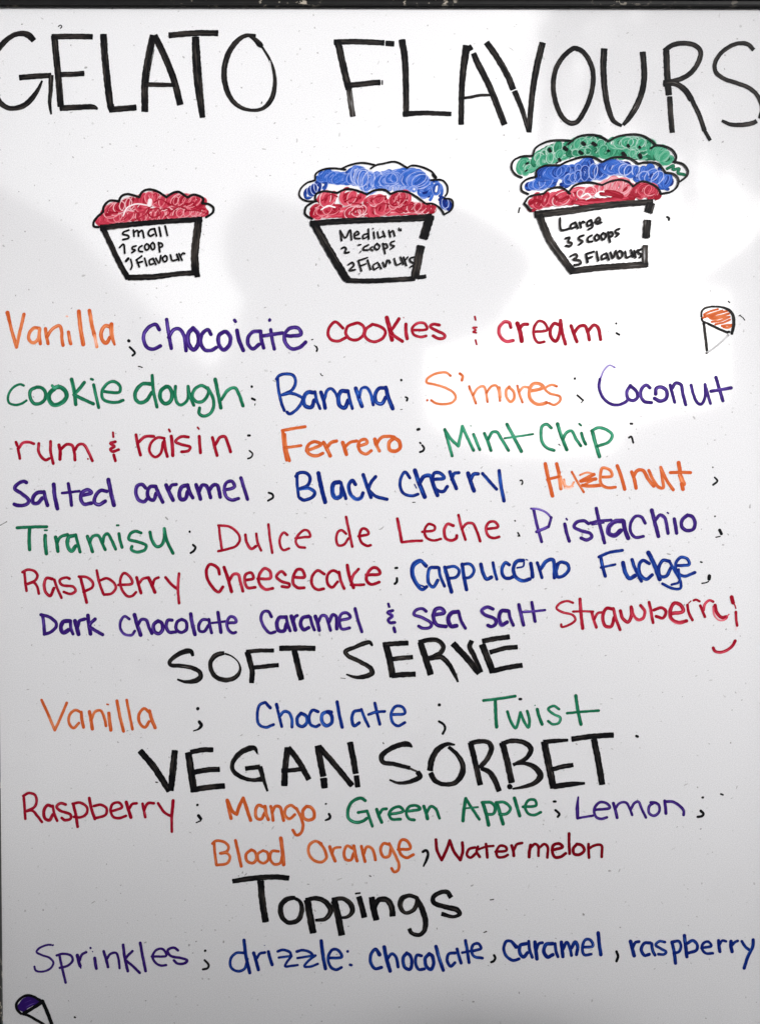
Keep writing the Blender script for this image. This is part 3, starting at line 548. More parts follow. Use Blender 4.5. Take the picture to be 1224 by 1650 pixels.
W(F, 'dark blue word raspberry ending the toppings line', 'blue', 918, 1490, 20,
  'w24 388,107 400,155 412,200/w20 402,150 420,114 443,109/w21 515,117 477,120 457,160 480,198 510,190/525,122 530,165 546,196/w18 610,112 575,107 550,130 585,155 618,175 605,190 567,190/w22 655,112 668,170 678,248/w19 660,110 700,107 713,140 700,173 667,183/w23 735,70 742,130 751,206/w20 750,122 790,102 818,130 813,163 757,183/w18 845,150 908,136 890,110 860,117 847,150 872,183 918,184'
  '/w21 955,102 958,140 964,173/w17 960,130 980,102 1003,107/w23 1035,107 1035,140 1042,173/w18 1040,135 1060,112 1078,104/w19 1105,107 1130,145 1158,165/w21 1178,97 1175,140 1142,210 1120,280', dens=1.12)

# ------------------------------------------------------------------ semicolons, colons and commas
S_ = 'separator_mark'
for ox, oy, k, wd, dn, spec in (
    (0, 490, 4, 17, 1.3, 'w24 832,237/w15 838,278 865,305 870,318 855,332'),
    (480, 490, 4, 8, .7, 'd.6 88,230 96,228/d1.2 w12 118,275 125,290 120,304/w7 106,266 112,272'),
    (740, 490, 4, 14, 1.3, 'w15 1008,125/w14 1010,187 1028,197'),
    (200, 585, 4, 15, 1.2, 'w17 823,152/w16 825,229 842,237/w6 845,262 842,272'),
    (430, 585, 4, 15, 1.1, 'w18 865,110/w13 893,220 905,226 900,243'),
    (660, 585, 4, 14, 1.2, 'w17 1062,100/w13 1078,208 1115,240/w7 1112,245 1103,256'),
    (190, 675, 4, 13, 1.1, 'w15 840,107 850,107/w11 848,205 868,225 858,248 838,256'),
    (430, 675, 4, 14, 1.1, 'w17 970,69 980,66/w12 985,153 990,158/w14 1000,170 1012,188 1005,205 985,214'),
    (900, 560, 3.75, 14, 1.2, 'w13 432,460 442,461/w12 422,545 435,537 448,575'),
    (200, 740, 4, 14, 1.3, '932,216 955,225 960,245 928,267'),
    (620, 735, 4, 10, .9, '870,158 880,155 886,172 880,182'),
    (860, 735, 4, 13, 1.2, 'w11 1150,72/w13 1163,138 1180,160 1152,185'),
    (270, 820, 4, 14, 1.2, 'd.9 w17 143,147/d1.2 w15 165,232 180,248 170,270 150,284'),
    (540, 820, 4, 12, 1.1, 'd.8 w13 1157,77/d1.1 w10 1175,153 1187,175/w8 1175,175 1185,175'),
    (918, 800, 4, 13, 1.3, 'w12 932,128/w20 962,217 973,240/w8 938,263 965,257'),
    (580, 885, 4, 14, 1.3, 'w16 228,121 238,120/w16 237,187 236,210 222,224'),
    (860, 880, 4, 14, 1.2, 'w11 1072,102 1080,104/w22 1128,192 1126,212/w9 1122,228 1105,236 1080,240'),
    (50, 1110, 4, 16, 1.3, 'w24 1075,128/w20 1085,212 1098,235,22 1082,258,14 1048,271,8'),
    (680, 1110, 4, 17, 1.3, 'w22 110,103/w16 108,210 138,230 147,255 132,289'),
    (680, 1110, 4, 17, 1.3, 'w16 626,66 636,66'),
    (300, 1270, 4, 14, 1.3, 'w18 73,108/w20 80,177 95,197/w9 66,222 95,210'),
    (300, 1270, 4, 14, 1.3, 'd.5 w15 900,101/d1.3 w17 920,167 928,185 918,198 897,207,11'),
    (850, 1260, 4, 14, 1.3, 'w15 166,126 178,126/w16 177,182 203,207 192,224'),
    (850, 1260, 4, 14, 1.3, 'w19 1125,100/w17 1112,186 1130,205 1120,220 1092,225'),
    (490, 1335, 4, 20, 1.3, 'w18 764,150 785,140 797,162 788,200 768,243,12'),
    (40, 1500, 4, 15, 1.3, 'w17 1163,128/w15 1160,189 1186,220 1178,240 1148,248'),
    (580, 1490, 4, 16, 1.2, '862,197 870,215 860,234 844,241'),
    (780, 1490, 4, 17, 1.2, '850,173 860,205 850,235')):
    ink = Ink(); ink.strokes(spec, ox, oy, k, wd, dn * 1.15); ink.build(S_, INK['black'], board)


# ------------------------------------------------------------------ drawings: cups of ice cream and cones
def scribble(ink, spec, ox, oy, k, radius, width, pitch, dens=0.9, tall=1.0, tilt=0.5, passes=1, seed=1):
    """loops of marker scribbled along a spine"""
    r_ = random.Random(seed)
    for ln in spec.split('/'):
        P = [tuple(float(z) for z in t.split(',')) + (1.0,) for t in ln.split()]
        P = [(x / k + ox, y / k + oy, w) for x, y, w in P]
        sp = catmull(P, 0.6)
        for ps in range(passes):
            th = r_.uniform(0, 6.28); out = []; start = r_.uniform(0, 4)
            rad = radius / k
            dirn = 1 if ps % 2 == 0 else -1
            jr = 1.0; jt = tilt; ang = 0
            for i, (x, y, _) in enumerate(sp):
                th += dirn * 0.6 * 2 * math.pi / (pitch / k) * (1 + 0.25 * math.sin(i * 0.05 + start))
                jr = 1 + 0.30 * math.sin(i * 0.037 + start * 3) + 0.16 * math.sin(i * 0.11 + start)
                t = tilt + 0.5 * math.sin(i * 0.03 + start * 2)
                a = rad * jr * 0.62 * math.cos(th); b = rad * jr * tall * math.sin(th)
                out.append((x + a * math.cos(t) - b * math.sin(t), y + a * math.sin(t) + b * math.cos(t), width / k * (1 + 0.15 * math.sin(i * .2))))
            # several pen lifts, so that later loops lie over earlier ones
            n = max(1, len(out) // 70); step = len(out) // n + 1
            for q in range(0, len(out), step):
                seg = out[q:q + step + 2]
                if len(seg) < 4: continue
                ink.ribbon(catmull(seg, 1.1), dens * 0.8 * r_.uniform(0.7, 1.2), 'round', (1, 1), 0.06, 0.2)
                # the wet tip lifts older ink along one side of the loop: a pale line
                off = 0.5 * width / k; ed = []
                for a_, b_ in zip(seg, seg[1:]):
                    dx, dy = b_[0] - a_[0], b_[1] - a_[1]; l = math.hypot(dx, dy) or 1
                    ed.append((a_[0] + dy / l * off * dirn, a_[1] - dx / l * off * dirn, max(0.8, 0.26 * width / k)))
                m0 = int(len(ed) * r_.uniform(0, .35)); m1 = int(len(ed) * r_.uniform(.6, 1))
                if m1 - m0 > 4: ink.ribbon(catmull(ed[m0:m1], 1.1), r_.uniform(.28, .52), 'round', (0, 0), 0.3, 0)

def drawing(name, label):
    o = bpy.data.objects.new(name, None); C.objects.link(o); o.parent = board
    o['label'] = label
    return o

def part(parent, name, col, spec, ox, oy, k, width, dens=1.0, cap='round', wob=0.06, label=None, raise_=0):
    ink = Ink(); ink.layer = raise_; ink.strokes(spec, ox, oy, k, width, dens, cap, wob)
    return ink.build(name, INK[col], parent, label)

# --- small cup
k = 1224 / 260; ox, oy = 120, 280
d = drawing('cup_drawing', 'drawing of a small cup with one red scoop')
ink = Ink()
ink.strokes('d.52 w60 215,355 300,330 420,325 560,325 700,315 850,305 990,295/w60 260,300 340,270 430,240 520,245 600,215 700,250 800,215 900,240 960,265', ox, oy, k, 60)
scribble(ink, '215,350 350,330 500,325 650,315 800,300 985,285', ox, oy, k, 40, 24, 46, 0.95, 1.0, 0.7, 2, 3)
scribble(ink, '260,290 330,260 430,225 520,220 590,185 660,215 740,215 830,200 910,215 960,250', ox, oy, k, 44, 26, 44, 1.0, 1.0, 0.6, 2, 4)
ink.strokes('d.18 w11 370,320 400,260 470,230 560,240/380,345 430,300 520,290 570,250/470,345 540,310 575,250/580,270 640,265 650,310 590,330 560,300/660,270 710,265 725,300 690,325/610,215 650,195 700,220/730,290 800,250 850,270 840,290/850,240 900,215 930,260 990,270/260,290 330,295/d.1 w32 575,205 570,235/w9 860,280 930,280 1000,300/720,230 790,250 860,225', ox, oy, k, 11)
ink.build('scoop', INK['red'], d)
part(d, 'scoop_outline', 'black', '185,405 150,400 148,370 175,330 220,290c 225,250 270,205 340,210c 355,175 400,155 495,178c 515,140 555,120 620,130 700,178c 740,150 790,138 860,180c 900,160 950,170 980,192 970,225c 1020,232 1055,260 1050,295 1000,330', ox, oy, k, 18, 1.1, raise_=60)
part(d, 'cup_outline', 'black', 'w40 200,412,44 400,388 700,362,36 968,346/w40 218,412 270,520 340,670 410,795/w42 410,788 600,782 800,758,36 945,750/d.75 w56 945,352 928,480 915,600 918,735/d1 w36 915,770 950,765', ox, oy, k, 44, 1.0, 'flat', raise_=80)
part(d, 'cup_caption', 'black', '415,428 380,440 368,457 410,470 415,487 370,500/450,428 455,475/452,448 480,430 490,475/490,448 515,430 530,485/w15 610,417 578,425 562,455 578,473 605,460/612,425 625,472/w15 645,407 658,473/690,397 708,470'
     '/345,560 375,535 385,605/470,548 442,557 442,572 465,580 437,600/515,547 492,562 492,585 520,592/550,532 535,550 545,578 565,570 565,540 550,532/595,522 580,545 595,576 610,565 608,535 595,522/640,522 650,593/640,525 665,530 670,550 645,560'
     '/w20 395,662 412,642/w13 430,650 440,700 430,725/w14 475,655 495,708/472,655 513,625/480,677 518,667/535,642 552,698/600,642 572,657 577,688 600,683/602,650 620,688/620,642 645,678 658,622/690,622 672,640 682,668 703,658 703,630 690,622/730,617 745,658 778,653/778,612 795,658/795,607 820,658/805,630 825,602 838,607', ox, oy, k, 14, 1.0, raise_=90)

# --- medium cup
k = 1224 / 300; ox, oy = 460, 240
d = drawing('cup_drawing', 'drawing of a medium cup with a blue scoop on a red one')
ink = Ink()
ink.strokes('d.4 w80 250,185 420,195 560,215 720,200 850,200 930,270/d.45 w56 300,200 420,195/w70 470,180 560,225/ 620,190 720,195/820,190 900,240 935,290', ox, oy, k, 60)
scribble(ink, '140,300 190,265 260,225', ox, oy, k, 36, 17, 30, 1.05, 1.0, 0.6, 2, 5)
scribble(ink, '245,165 300,185 370,200 430,200', ox, oy, k, 44, 18, 30, 0.9, 1.1, 0.6, 2, 6)
scribble(ink, '450,165 500,195 560,225 620,195 680,175', ox, oy, k, 46, 19, 34, 0.85, 1.05, 0.6, 2, 7)
scribble(ink, '640,225 700,195 760,180', ox, oy, k, 52, 19, 32, 0.8, 1.0, 0.8, 2, 8)
scribble(ink, '800,180 860,200 905,235 935,290', ox, oy, k, 46, 19, 32, 0.85, 1.1, 0.7, 2, 9)
scribble(ink, '640,255 720,258 850,262', ox, oy, k, 26, 16, 30, 0.55, 0.8, 0.6, 1, 19)
scribble(ink, '980,250 1010,275', ox, oy, k, 44, 18, 30, 0.9, 1.0, 0.3, 1, 10)
scribble(ink, '1030,350 1075,375', ox, oy, k, 26, 19, 20, 1.3, 1.0, 0.3, 2, 11)
ink.build('scoop', INK['blue'], d, 'blue scribbled scoop')
ink = Ink(); ink.layer = 40
ink.strokes('d.62 w64 190,425 960,395/190,420 260,410 330,400/w70 430,430 500,410/w66 590,400 660,400/w50 760,385 860,390 930,395/240,340 300,320/380,320 480,340/570,345 640,335/700,350 790,325', ox, oy, k, 56)
scribble(ink, '195,420 280,405 340,395', ox, oy, k, 38, 22, 40, 1.0, 1.0, 0.8, 2, 12)
scribble(ink, '420,430 500,405 560,390', ox, oy, k, 42, 24, 42, 1.0, 1.0, 0.8, 2, 13)
scribble(ink, '580,400 650,385 700,375', ox, oy, k, 44, 24, 42, 1.0, 1.0, 0.8, 2, 14)
scribble(ink, '740,375 830,385 920,390 970,392', ox, oy, k, 30, 20, 34, 1.0, 1.0, 0.5, 2, 15)
scribble(ink, '240,335 310,325/390,315 490,335/560,345 640,330/700,345 790,320', ox, oy, k, 42, 22, 42, 1.05, 1.0, 0.8, 2, 16)
ink.strokes('d.12 w9 235,400 280,375 325,385/240,340 300,300 340,315/390,350 440,320 490,325/430,420 470,395 520,395/590,390 640,360 680,365/560,345 600,315 660,310/700,370 750,330 800,330/770,380 830,365/420,355 500,365', ox, oy, k, 9)
ink.build('scoop', INK['red'], d, 'red scribbled scoop')
part(d, 'scoop_outline', 'black', '205,345 130,340 92,310 97,270 140,225 195,207c 200,165 250,135 320,128 395,137/ 370,130 420,108 500,92 585,105/ 560,130 600,105 640,98 720,85 800,125c 830,110 880,115 960,150 990,190/w20 970,170 985,188/w12 955,205 1030,207 1062,245 1062,290 1050,310/1040,325 1090,335 1100,370 1085,405 1045,430'
     '/w14 175,460 130,430 135,385 165,360 195,345c 200,300 250,280 340,290c 400,265 470,275 535,300c 580,275 650,270 690,297c 740,280 800,285 850,310 915,357/ 925,362 960,360 1000,378 1030,410 1040,430', ox, oy, k, 12, 1.1, raise_=100)
part(d, 'cup_outline', 'black', 'w36 165,492 300,480 450,472 700,463 900,452,40 960,445/w48 192,495 260,620 330,740 405,860/w30 400,865 550,868 750,858 850,852/w24 870,845 922,838/w54 d1.05 952,440 930,510 907,588/d.75 w50 890,640 870,740 850,845', ox, oy, k, 34, 1.05, 'flat', raise_=120)
part(d, 'cup_caption', 'black', '360,537 370,603/360,540 395,585 425,532 435,598/455,570 483,560 473,542 455,557 457,585 490,590/540,557 512,567 512,590 543,575/545,527 548,593/580,547 585,588/575,525/605,547 615,583 643,573/640,542 655,578/680,537 690,578/685,557 705,537 718,573/w9 745,522 747,535/757,528 758,538'
     '/w12 370,655 387,647 400,657 390,683 418,680/d.9 w9 477,632 495,630/w7 490,682 496,672/w12 545,632 517,647 512,663 545,665/d.7 570,645 556,655 575,668/d1 600,622 585,648 605,663 620,640 600,622/640,622 655,688/640,627 663,627 670,650 645,655/715,607 692,617 692,630 715,640 692,658'
     '/w12 415,760 440,747 450,765 420,798 458,795/480,737 500,803/478,735 538,716/490,770 528,757/540,732 560,793/605,747 577,767 582,793 608,780/612,755 630,788/640,747 655,778 668,732/w12 680,733 688,750/w11 715,722 730,763 758,753/755,712 775,758/775,712 795,768/785,735 803,712/845,712 817,722 822,740 848,755 820,778/w8 486,822', ox, oy, k, 11, 1.0, raise_=130)

# --- large cup
k = 1224 / 320; ox, oy = 810, 200
d = drawing('cup_drawing', 'drawing of a large cup with green, blue and red scoops')
ink = Ink()
ink.strokes('d.5 w60 120,255 200,240 280,195/230,190 320,150 420,150/ 440,120 540,110 620,140/540,180 680,170/700,125 820,130 900,165/820,190 930,195/960,170 1000,205', ox, oy, k, 60)
scribble(ink, '110,245 150,270 190,250', ox, oy, k, 38, 22, 34, 0.7, 1.1, 0.5, 2, 20)
scribble(ink, '210,215 300,165 400,140 470,125 560,120 620,130', ox, oy, k, 34, 24, 44, 0.95, 1.0, 0.9, 2, 21)
scribble(ink, '240,235 330,200 420,185 520,170 620,170 700,175 800,185 880,195', ox, oy, k, 26, 24, 46, 0.9, 1.0, 0.9, 2, 22)
scribble(ink, '690,115 760,115 840,125 900,150 940,185', ox, oy, k, 34, 24, 44, 1.0, 1.0, 0.9, 2, 23)
scribble(ink, '960,170 990,200 1010,225', ox, oy, k, 44, 22, 30, 0.95, 1.0, 0.6, 2, 24)
ink.strokes('w18 1010,275 1050,255 1045,280 1085,275 1075,300 1118,312', ox, oy, k, 18)
ink.build('scoop', INK['green'], d, 'green scribbled scoop flecked with black')
ink = Ink(); ink.layer = 40
ink.strokes('d.5 w54 160,385 200,375/250,320 300,340/380,300 470,290/520,250 600,300/690,270 760,260/830,300 900,290/960,340 1020,355', ox, oy, k, 60)
scribble(ink, '160,385 230,365 310,340', ox, oy, k, 38, 22, 36, 1.0, 1.0, 0.7, 2, 25)
scribble(ink, '240,310 320,295 400,295 470,275 530,258', ox, oy, k, 38, 23, 38, 0.95, 1.0, 0.7, 2, 26)
scribble(ink, '380,350 470,320 560,295 640,290', ox, oy, k, 36, 22, 38, 0.95, 1.0, 0.7, 2, 27)
scribble(ink, '650,265 720,275 790,295 860,295 930,300', ox, oy, k, 38, 23, 38, 0.95, 1.0, 0.7, 2, 28)
scribble(ink, '830,335 900,320 960,345 1020,355', ox, oy, k, 36, 23, 38, 1.1, 1.0, 0.7, 2, 29)
ink.build('scoop', INK['blue'], d, 'blue scribbled scoop')
ink = Ink(); ink.layer = 90
ink.strokes('d.45 w52 180,485 260,470 340,460 420,475/450,430 530,415 590,405/480,475 560,485 680,475 790,450/740,400 790,430 880,405/900,430 950,440', ox, oy, k, 52)
scribble(ink, '180,480 260,470 330,455', ox, oy, k, 36, 20, 44, 0.95, 1.1, 0.6, 2, 30)
scribble(ink, '330,455 410,465', ox, oy, k, 36, 20, 34, 0.95, 1.1, 0.6, 1, 31)
scribble(ink, '450,430 520,430 580,400 700,385 770,410', ox, oy, k, 40, 22, 52, 0.75, 1.0, 0.9, 2, 32)
scribble(ink, '830,415 890,405 930,430', ox, oy, k, 36, 20, 36, 1.05, 1.0, 0.7, 2, 33)
ink.strokes('w24 d.7 430,480 520,490 640,480 760,460/d1.2 w16 935,450 942,462/d.03 w24 575,442 600,425 660,440/w34 640,422 690,430 725,445/w20 600,430 700,440/d.1 w9 480,450 520,430 540,450 510,465/170,490 200,470 230,480/320,450 350,470 400,450', ox, oy, k, 20)
ink.build('scoop', INK['red'], d, 'red scribbled scoop wiped pale in the middle')
for x, y, dx, dy, w_ in ((145, 245, 10, -4, 12), (140, 290, 9, -6, 10), (285, 155, 8, 14, 16), (378, 145, 16, 14, 18), (345, 215, 8, 12, 14), (490, 115, 14, 12, 17), (472, 170, 16, 12, 15), (553, 118, 18, 12, 18), (645, 163, 9, 4, 12), (768, 130, 7, 10, 14), (838, 140, 6, 8, 12), (738, 180, 14, 16, 20), (840, 190, 8, 16, 20), (330, 240, 8, -4, 9)):
    part(d, 'chip', 'black', 'w%d %g,%g %g,%g' % (w_, x, y, x + dx, y + dy), ox, oy, k, w_, 1.3, raise_=150)
part(d, 'scoop_outline', 'black', '115,330 75,310 52,270 62,230 110,202 182,197c 200,150 270,110 350,100 430,105/ 400,125 460,80 540,67 600,78 650,107c 700,80 780,65 850,70 900,95 940,130/ 910,150 940,133 990,137 1040,160 1065,200 1060,228/1050,232 1110,250 1137,290 1130,320 1090,355'
     '/155,432 115,410 115,370 150,340 205,325c 205,290 250,260 350,255c 400,230 500,202 560,207 610,235c 680,207 780,212 830,245c 880,237 950,245 1000,300c 1050,310 1078,340 1073,380 1040,415 975,430'
     '/w15 170,535 130,490/w12 130,490 160,450 250,430c 280,405 350,390 395,415 412,430/ 400,425 440,380 520,360 610,377c 660,355 720,345 770,357 800,385c 850,355 900,365 950,395 972,432', ox, oy, k, 12, 1.1, raise_=160)
part(d, 'cup_outline', 'black', 'w40 196,558 400,535 650,500,36 920,480,32/w42 222,562 290,720 360,820 432,915/w36 425,905 600,885 750,874 890,864/w40 905,490 888,540/w13 928,492 912,552/d.85 w44 888,595 880,700/d.6 w34 875,750 872,855', ox, oy, k, 38, 0.8, 'flat', raise_=180)
part(d, 'cup_caption', 'black', '350,582 358,653 408,645/445,607 417,622 417,643 445,635/447,612 460,643/470,607 480,638/475,620 490,602 500,607/540,592 517,607 522,628 545,618/543,594 550,635 525,650/565,605 598,595 590,577 572,590 577,613 605,608'
     '/385,705 410,700 400,725 423,735 413,753 387,750/495,687 467,697 467,710 490,725 467,743/545,687 522,702 522,723 548,725/575,682 562,700 572,718 590,708 590,690 575,682/615,672 602,690 614,713 630,700 630,680 615,672/645,667 658,728/648,672 668,667 673,690 652,695/715,647 692,657 692,670 713,677 695,693'
     '/415,815 448,802 455,820 430,835 473,842 478,860 437,870/510,802 520,853/510,802 558,787/515,830 548,820/575,787 585,843/635,797 607,812 607,833 638,823/638,802 650,838/660,792 675,828 693,782/715,782 702,800 714,828 733,815 728,787 715,782/750,787 760,823 788,813/785,777 800,818/805,782 815,823/810,800 828,777/850,772 832,782 832,795 853,805 842,823', ox, oy, k, 13, 1.0, raise_=190)

# --- cone at the right of the first line
k = 1224 / 124; ox, oy = 1100, 470
d = drawing('cone_drawing', 'drawing of a cone with an orange scoop at the right edge')
ink = Ink()
ink.strokes('w34 d1.0 330,360 420,315 550,278/d.9 340,390 480,345 620,300/420,390 560,345 700,305/d1 w40 450,415 600,385 720,350/d.9 w34 300,420 390,395 440,430 500,440 620,410 735,400/450,480 560,470 650,440 735,400/510,520 640,490 740,445/610,545 690,530 760,530/w40 640,560 700,575 745,555 770,530/w30 330,380 350,410', ox, oy, k, 34)
ink.build('scoop', INK['orange'], d)
part(d, 'cone_outline', 'black', 'd.8 w34 287,395 292,320 340,265 450,237/d1.1 450,237,32 600,245,36 720,290,44 790,380,50 800,520,52 772,665,46/w34 d.8 292,430 310,470 400,510/d1 w42 400,512 560,590 700,648/w40 715,640 730,640/d.85 w44 325,500 350,700 375,930/d1.2 w40 370,975/d.28 w34 380,970 500,885 620,785 712,692', ox, oy, k, 40, raise_=20)

# --- cone cut by the bottom edge
ox, oy = 0, 1570
d = drawing('cone_drawing', 'drawing of a cone with a dark purple scoop at the bottom left')
ink = Ink()
ink.strokes('d1.5 w95 325,520 400,425 520,395 610,420/w90 380,530 480,470 590,430/w85 330,535 390,560/360,470 460,430', ox, oy, k, 90)
ink.build('scoop', INK['purple'], d)
part(d, 'cone_outline', 'black', 'w42 340,625 285,570 265,480 320,392 430,335 540,352 620,400 670,425/w55 385,620 520,540 660,450/w58 680,425 740,560 830,790 900,980 950,1160/w44 370,625 480,665 600,735 700,795 800,880 950,1160', ox, oy, k, 40, 1.5, raise_=20)

# ------------------------------------------------------------------ stray pen ticks beside the words
for ox, oy, k, spec in (
    (430, 585, 4, 'd.8 w7 345,68 352,79 360,82'), (430, 585, 4, 'd.5 w5 860,300 872,298'), (0, 585, 4, 'd.6 w8 893,22 905,23'), (0, 585, 4, 'd.6 w8 910,26 918,28'),
    (700, 675, 4, 'd.8 w8 798,163 806,170'), (1100, 470, 9.871, 'd.9 w22 715,155 738,172'), (1100, 470, 9.871, 'd.7 w16 885,385 905,372'), (1100, 470, 9.871, 'w18 910,385 935,405'),
    (1100, 470, 9.871, 'w18 950,415 975,452'), (0, 820, 4, 'd.4 w6 5,105 28,92 45,82'), (900, 1000, 2.537, 'd.8 w11 316,472 321,474'), (900, 1000, 2.537, 'w8 661,709 669,712'),
    (0, 30, 3.825, 'd.7 w7 362,48 374,40 383,50 374,60'), (810, 200, 3.825, 'w10 95,545 98,530 103,515'), (810, 200, 3.825, 'w15 1010,573 1022,580 1020,590'), (450, 735, 4, 'd.6 w6 858,298 874,297'),
    (330, 1335, 4, 'd.5 w7 1060,305 1070,308'), (500, 1410, 4, 'd.5 w8 1158,160 1178,157'), (500, 1410, 4, 'd.5 w6 1120,370 1135,364'), (0, 1570, 9.871, 'd.6 w30 1190,680 1200,685'),
    (580, 1490, 4, 'd.5 w6 795,50 812,42'), (210, 1180, 4, 'd.6 w8 165,321 175,322'), (260, 1020, 4, 'd.5 w5 1155,290 1185,293'), (450, 1180, 4, 'd.6 w8 668,68 671,72')):
    ink = Ink(); ink.strokes(spec, ox, oy, k, 8)
    ink.build('stray_mark', INK['black'], board)


# ------------------------------------------------------------------ the street behind the photographer, seen only as the pale shapes in the board's gloss
def across(px, py, d):
    """the point at distance d in front of the board that mirrors into photo pixel (px, py)"""
    f = (D + d) / D; p = bx(px, py)
    return (p.x * f, -d, H + (p.z - H) * f)

def extrude(name, pts, d, depth, mat, parent, zmin=0.0, bevel=0.05):
    bm = bmesh.new()
    P = [across(x, y, d) for x, y in pts]
    fr = [bm.verts.new((x, y, max(zmin, z))) for x, y, z in P]
    bk = [bm.verts.new((x, y - depth, max(zmin, z))) for x, y, z in P]
    bm.faces.new(fr); bm.faces.new(bk[::-1])
    n = len(P)
    for i in range(n):
        j = (i + 1) % n
        bm.faces.new((fr[i], bk[i], bk[j], fr[j]))
    return finish(name, bm, mat, parent, bevel=bevel)

def thing(name, label, cat, loc=(0, 0, 0)):
    o = bpy.data.objects.new(name, None); C.objects.link(o); o.location = loc
    return tag(o, label, cat)

M_REND = simple('grey_render', (0.11, 0.107, 0.105), 0.9)
M_ROOF = simple('slate_roof', (0.13, 0.13, 0.135), 0.8)
M_CANV = simple('grey_canvas', (0.11, 0.107, 0.105), 0.85)
M_BRICK = simple('warm_brick', (0.16, 0.12, 0.10), 0.9)

t = thing('house', 'house with a sloping roof, mirrored as the grey slope at the left of the board', 'house', (0, 0, 0))
extrude('wall', ((-700, 60), (-30, 330), (112, 400), (225, 535), (318, 628), (318, 1100), (-700, 1100)), 10.15, 5, M_REND, t)
bm = bmesh.new()
RP = ((-700, 20), (-200, 200), (0, 300), (120, 372), (238, 508), (330, 600))
for (x0, y0), (x1, y1) in zip(RP, RP[1:]):
    a, b = across(x0, y0, 9.8), across(x1, y1, 9.8)
    q = [(a[0], a[1], a[2]), (b[0], b[1], b[2]), (b[0], b[1], b[2] - .16), (a[0], a[1], a[2] - .16)]
    f = [bm.verts.new(v) for v in q]; k_ = [bm.verts.new((v[0], v[1] - 5.6, v[2])) for v in q]
    bm.faces.new(f); bm.faces.new(k_[::-1])
    for i in range(4): bm.faces.new((f[i], k_[i], k_[(i + 1) % 4], f[(i + 1) % 4]))
finish('roof', bm, M_ROOF, t)

t = thing('kiosk', 'street kiosk with a rounded canopy, mirrored as the grey hump behind the cups', 'kiosk')
extrude('canopy', ((392, 480), (366, 440), (358, 400), (361, 368), (374, 338), (405, 308), (480, 328), (600, 344), (735, 326), (800, 360), (852, 398), (868, 425), (846, 452), (740, 488)), 9.6, 3.2, M_CANV, t, bevel=0.03)
extrude('body', ((396, 470), (680, 470), (690, 520), (684, 700), (684, 1100), (322, 1100), (330, 620), (372, 540)), 9.9, 2.6, M_REND, t)

t = extrude('garden_wall', ((676, 640), (700, 690), (800, 735), (1000, 728), (1012, 690), (1060, 664), (1220, 632), (1700, 560), (1700, 1100), (676, 1100)), 10.0, 0.5, M_BRICK, None)
tag(t, 'low brick wall stepping up to the right, mirrored in the right half of the board', 'wall')

def tree(name, label, clumps, trunk, d0, seed, leaf, strands=0):
    t = thing(name, label, 'tree')
    r_ = random.Random(seed); bm = bmesh.new()
    for (px, py, rx, rz, ry, n) in clumps:
        c = Vector(across(px, py, d0)); f = (D + d0) / D * PX
        for _ in range(n):
            v = Vector((r_.gauss(0, .45) * rx * f, r_.gauss(0, .5) * ry, r_.gauss(0, .45) * rz * f))
            p = c + v; s = leaf * r_.uniform(.6, 1.4)
            a = Vector((r_.gauss(0, 1), r_.gauss(0, 1), r_.gauss(0, 1))).normalized()
            b = a.cross(Vector((r_.gauss(0, 1), r_.gauss(0, 1), r_.gauss(0, 1)))).normalized()
            vs_ = [bm.verts.new(p + a * s), bm.verts.new(p + b * s * .5), bm.verts.new(p - a * s), bm.verts.new(p - b * s * .5)]
            bm.faces.new(vs_)
    for _ in range(strands):                              # thin hanging shoots
        px = 1300 - 420 * r_.random() ** 1.5; py = r_.uniform(-120, 90 + (px - 900) * .35); n = int(r_.uniform(8, 22))
        c = Vector(across(px, py, d0 + r_.uniform(-.5, .5))); dx = r_.uniform(-.12, .05)
        for q in range(n):
            p = c + Vector((dx * q / 8 + r_.gauss(0, .022), r_.gauss(0, .03), -.055 * q)); s = .06 * r_.uniform(.7, 1.3)
            a = Vector((r_.gauss(0, .35), r_.gauss(0, .35), 1)).normalized(); b = Vector((r_.gauss(0, 1), r_.gauss(0, .5), 0)).normalized()
            bm.faces.new([bm.verts.new(v) for v in (p + a * s, p + b * s * .4, p - a * s, p - b * s * .4)])
    me = bpy.data.meshes.new('crown'); bm.to_mesh(me); bm.free()
    link('crown', me, simple('tree_leaves', (0.035, 0.045, 0.03), 0.8), t)
    bm = bmesh.new()
    ring0 = None
    for i in range(9):
        z = trunk[2] * i / 8; r0 = 0.17 - 0.012 * i
        ring = [bm.verts.new((trunk[0] + .1 * math.sin(i * .9) + r0 * math.cos(q * math.pi / 4), trunk[1] + r0 * math.sin(q * math.pi / 4), z)) for q in range(8)]
        if ring0:
            for q in range(8): bm.faces.new((ring0[q], ring0[(q + 1) % 8], ring[(q + 1) % 8], ring[q]))
        ring0 = ring
    finish('trunk', bm, simple('tree_bark', (0.10, 0.08, 0.06), 0.95), t, smooth=True)

tx = across(1650, 600, 9.0)
tree('tree', 'leafy tree mirrored as mottled grey in the top right corner of the board, with unseen clumps added for shade', (
    (1360, -80, 240, 240, 1.4, 2200), (1130, -60, 200, 90, .8, 420), (1270, 525, 70, 34, .6, 150), (1400, 240, 200, 220, 1.2, 600), (2120, -260, 230, 130, 1.0, 330), (2010, -130, 380, 230, 1.0, 85)),  # last two clumps added out of view to thin the sun on the board's top
    (tx[0], tx[1], 5.2), 9.0, 5, 0.17, 380)
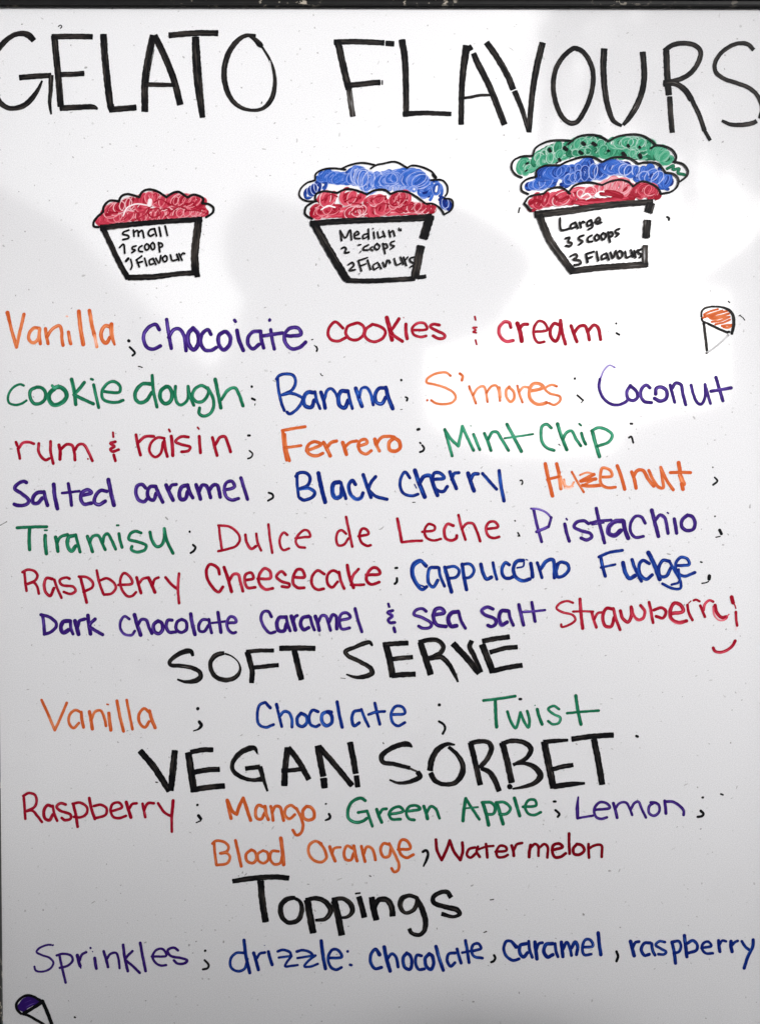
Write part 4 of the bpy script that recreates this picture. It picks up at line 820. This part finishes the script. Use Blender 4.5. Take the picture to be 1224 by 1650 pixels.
# blocker added out of view: its slanting edge shades the board's lower half
t = thing('sun_blocker', 'unseen grey blocker with a slanting top, added to shade the lower board', 'sun_blocker')
SH = lambda x: 2.835 - 0.14 * (x - 3.5)  # height of the blocking edge, sloped to shape the shade
def slab(name, x0, x1, y0, y1, zlo, zhi, mat):
    bm = bmesh.new()
    q = [(x0, zlo(x0)), (x1, zlo(x1)), (x1, zhi(x1)), (x0, zhi(x0))]
    f = [bm.verts.new((x, y1, z)) for x, z in q]; k_ = [bm.verts.new((x, y0, z)) for x, z in q]
    bm.faces.new(f); bm.faces.new(k_[::-1])
    for i in range(4): bm.faces.new((f[i], k_[i], k_[(i + 1) % 4], f[(i + 1) % 4]))
    return finish(name, bm, mat, t, bevel=0.015)
slab('wall', 2.5, 9.8, -8.2, -5.1, lambda x: 0.0, lambda x: SH(x) - 0.11, M_REND)  # body of the added blocker
slab('roof', 2.35, 10, -8.4, -5.0, lambda x: SH(x) - 0.107, SH, M_ROOF)  # top slab of the added blocker, its edge sets the penumbra

# brown post added to darken the reflection at the board's lower right edge
t = thing('reflection_post', 'added brown post on a pale foot, standing in for a dim reflection at the lower right edge', 'reflection_post', (0.83, -1.0, 0))
def post(name, rad, z0, z1, mat, taper=1.0):
    bm = bmesh.new(); rings = []
    prof = [(rad, z0), (rad * taper, z1 - rad * .5), (rad * taper * .85, z1 - rad * .15), (rad * taper * .4, z1)]
    for r0, z in prof: rings.append([bm.verts.new((r0 * math.cos(q * math.pi / 12), r0 * math.sin(q * math.pi / 12), z)) for q in range(24)])
    for a_, b_ in zip(rings, rings[1:]):
        for q in range(24): bm.faces.new((a_[q], a_[(q + 1) % 24], b_[(q + 1) % 24], b_[q]))
    bm.faces.new(rings[-1]); bm.faces.new(rings[0][::-1])
    return finish(name, bm, mat, t, smooth=True)
post('foot', 0.15, 0.0, 0.36, simple('pale_stone', (0.45, 0.44, 0.42), 0.8))
post('post', 0.10, 0.361, 1.10, simple('brown_wood', (0.10, 0.06, 0.035), 0.7, scale=12), 0.97)
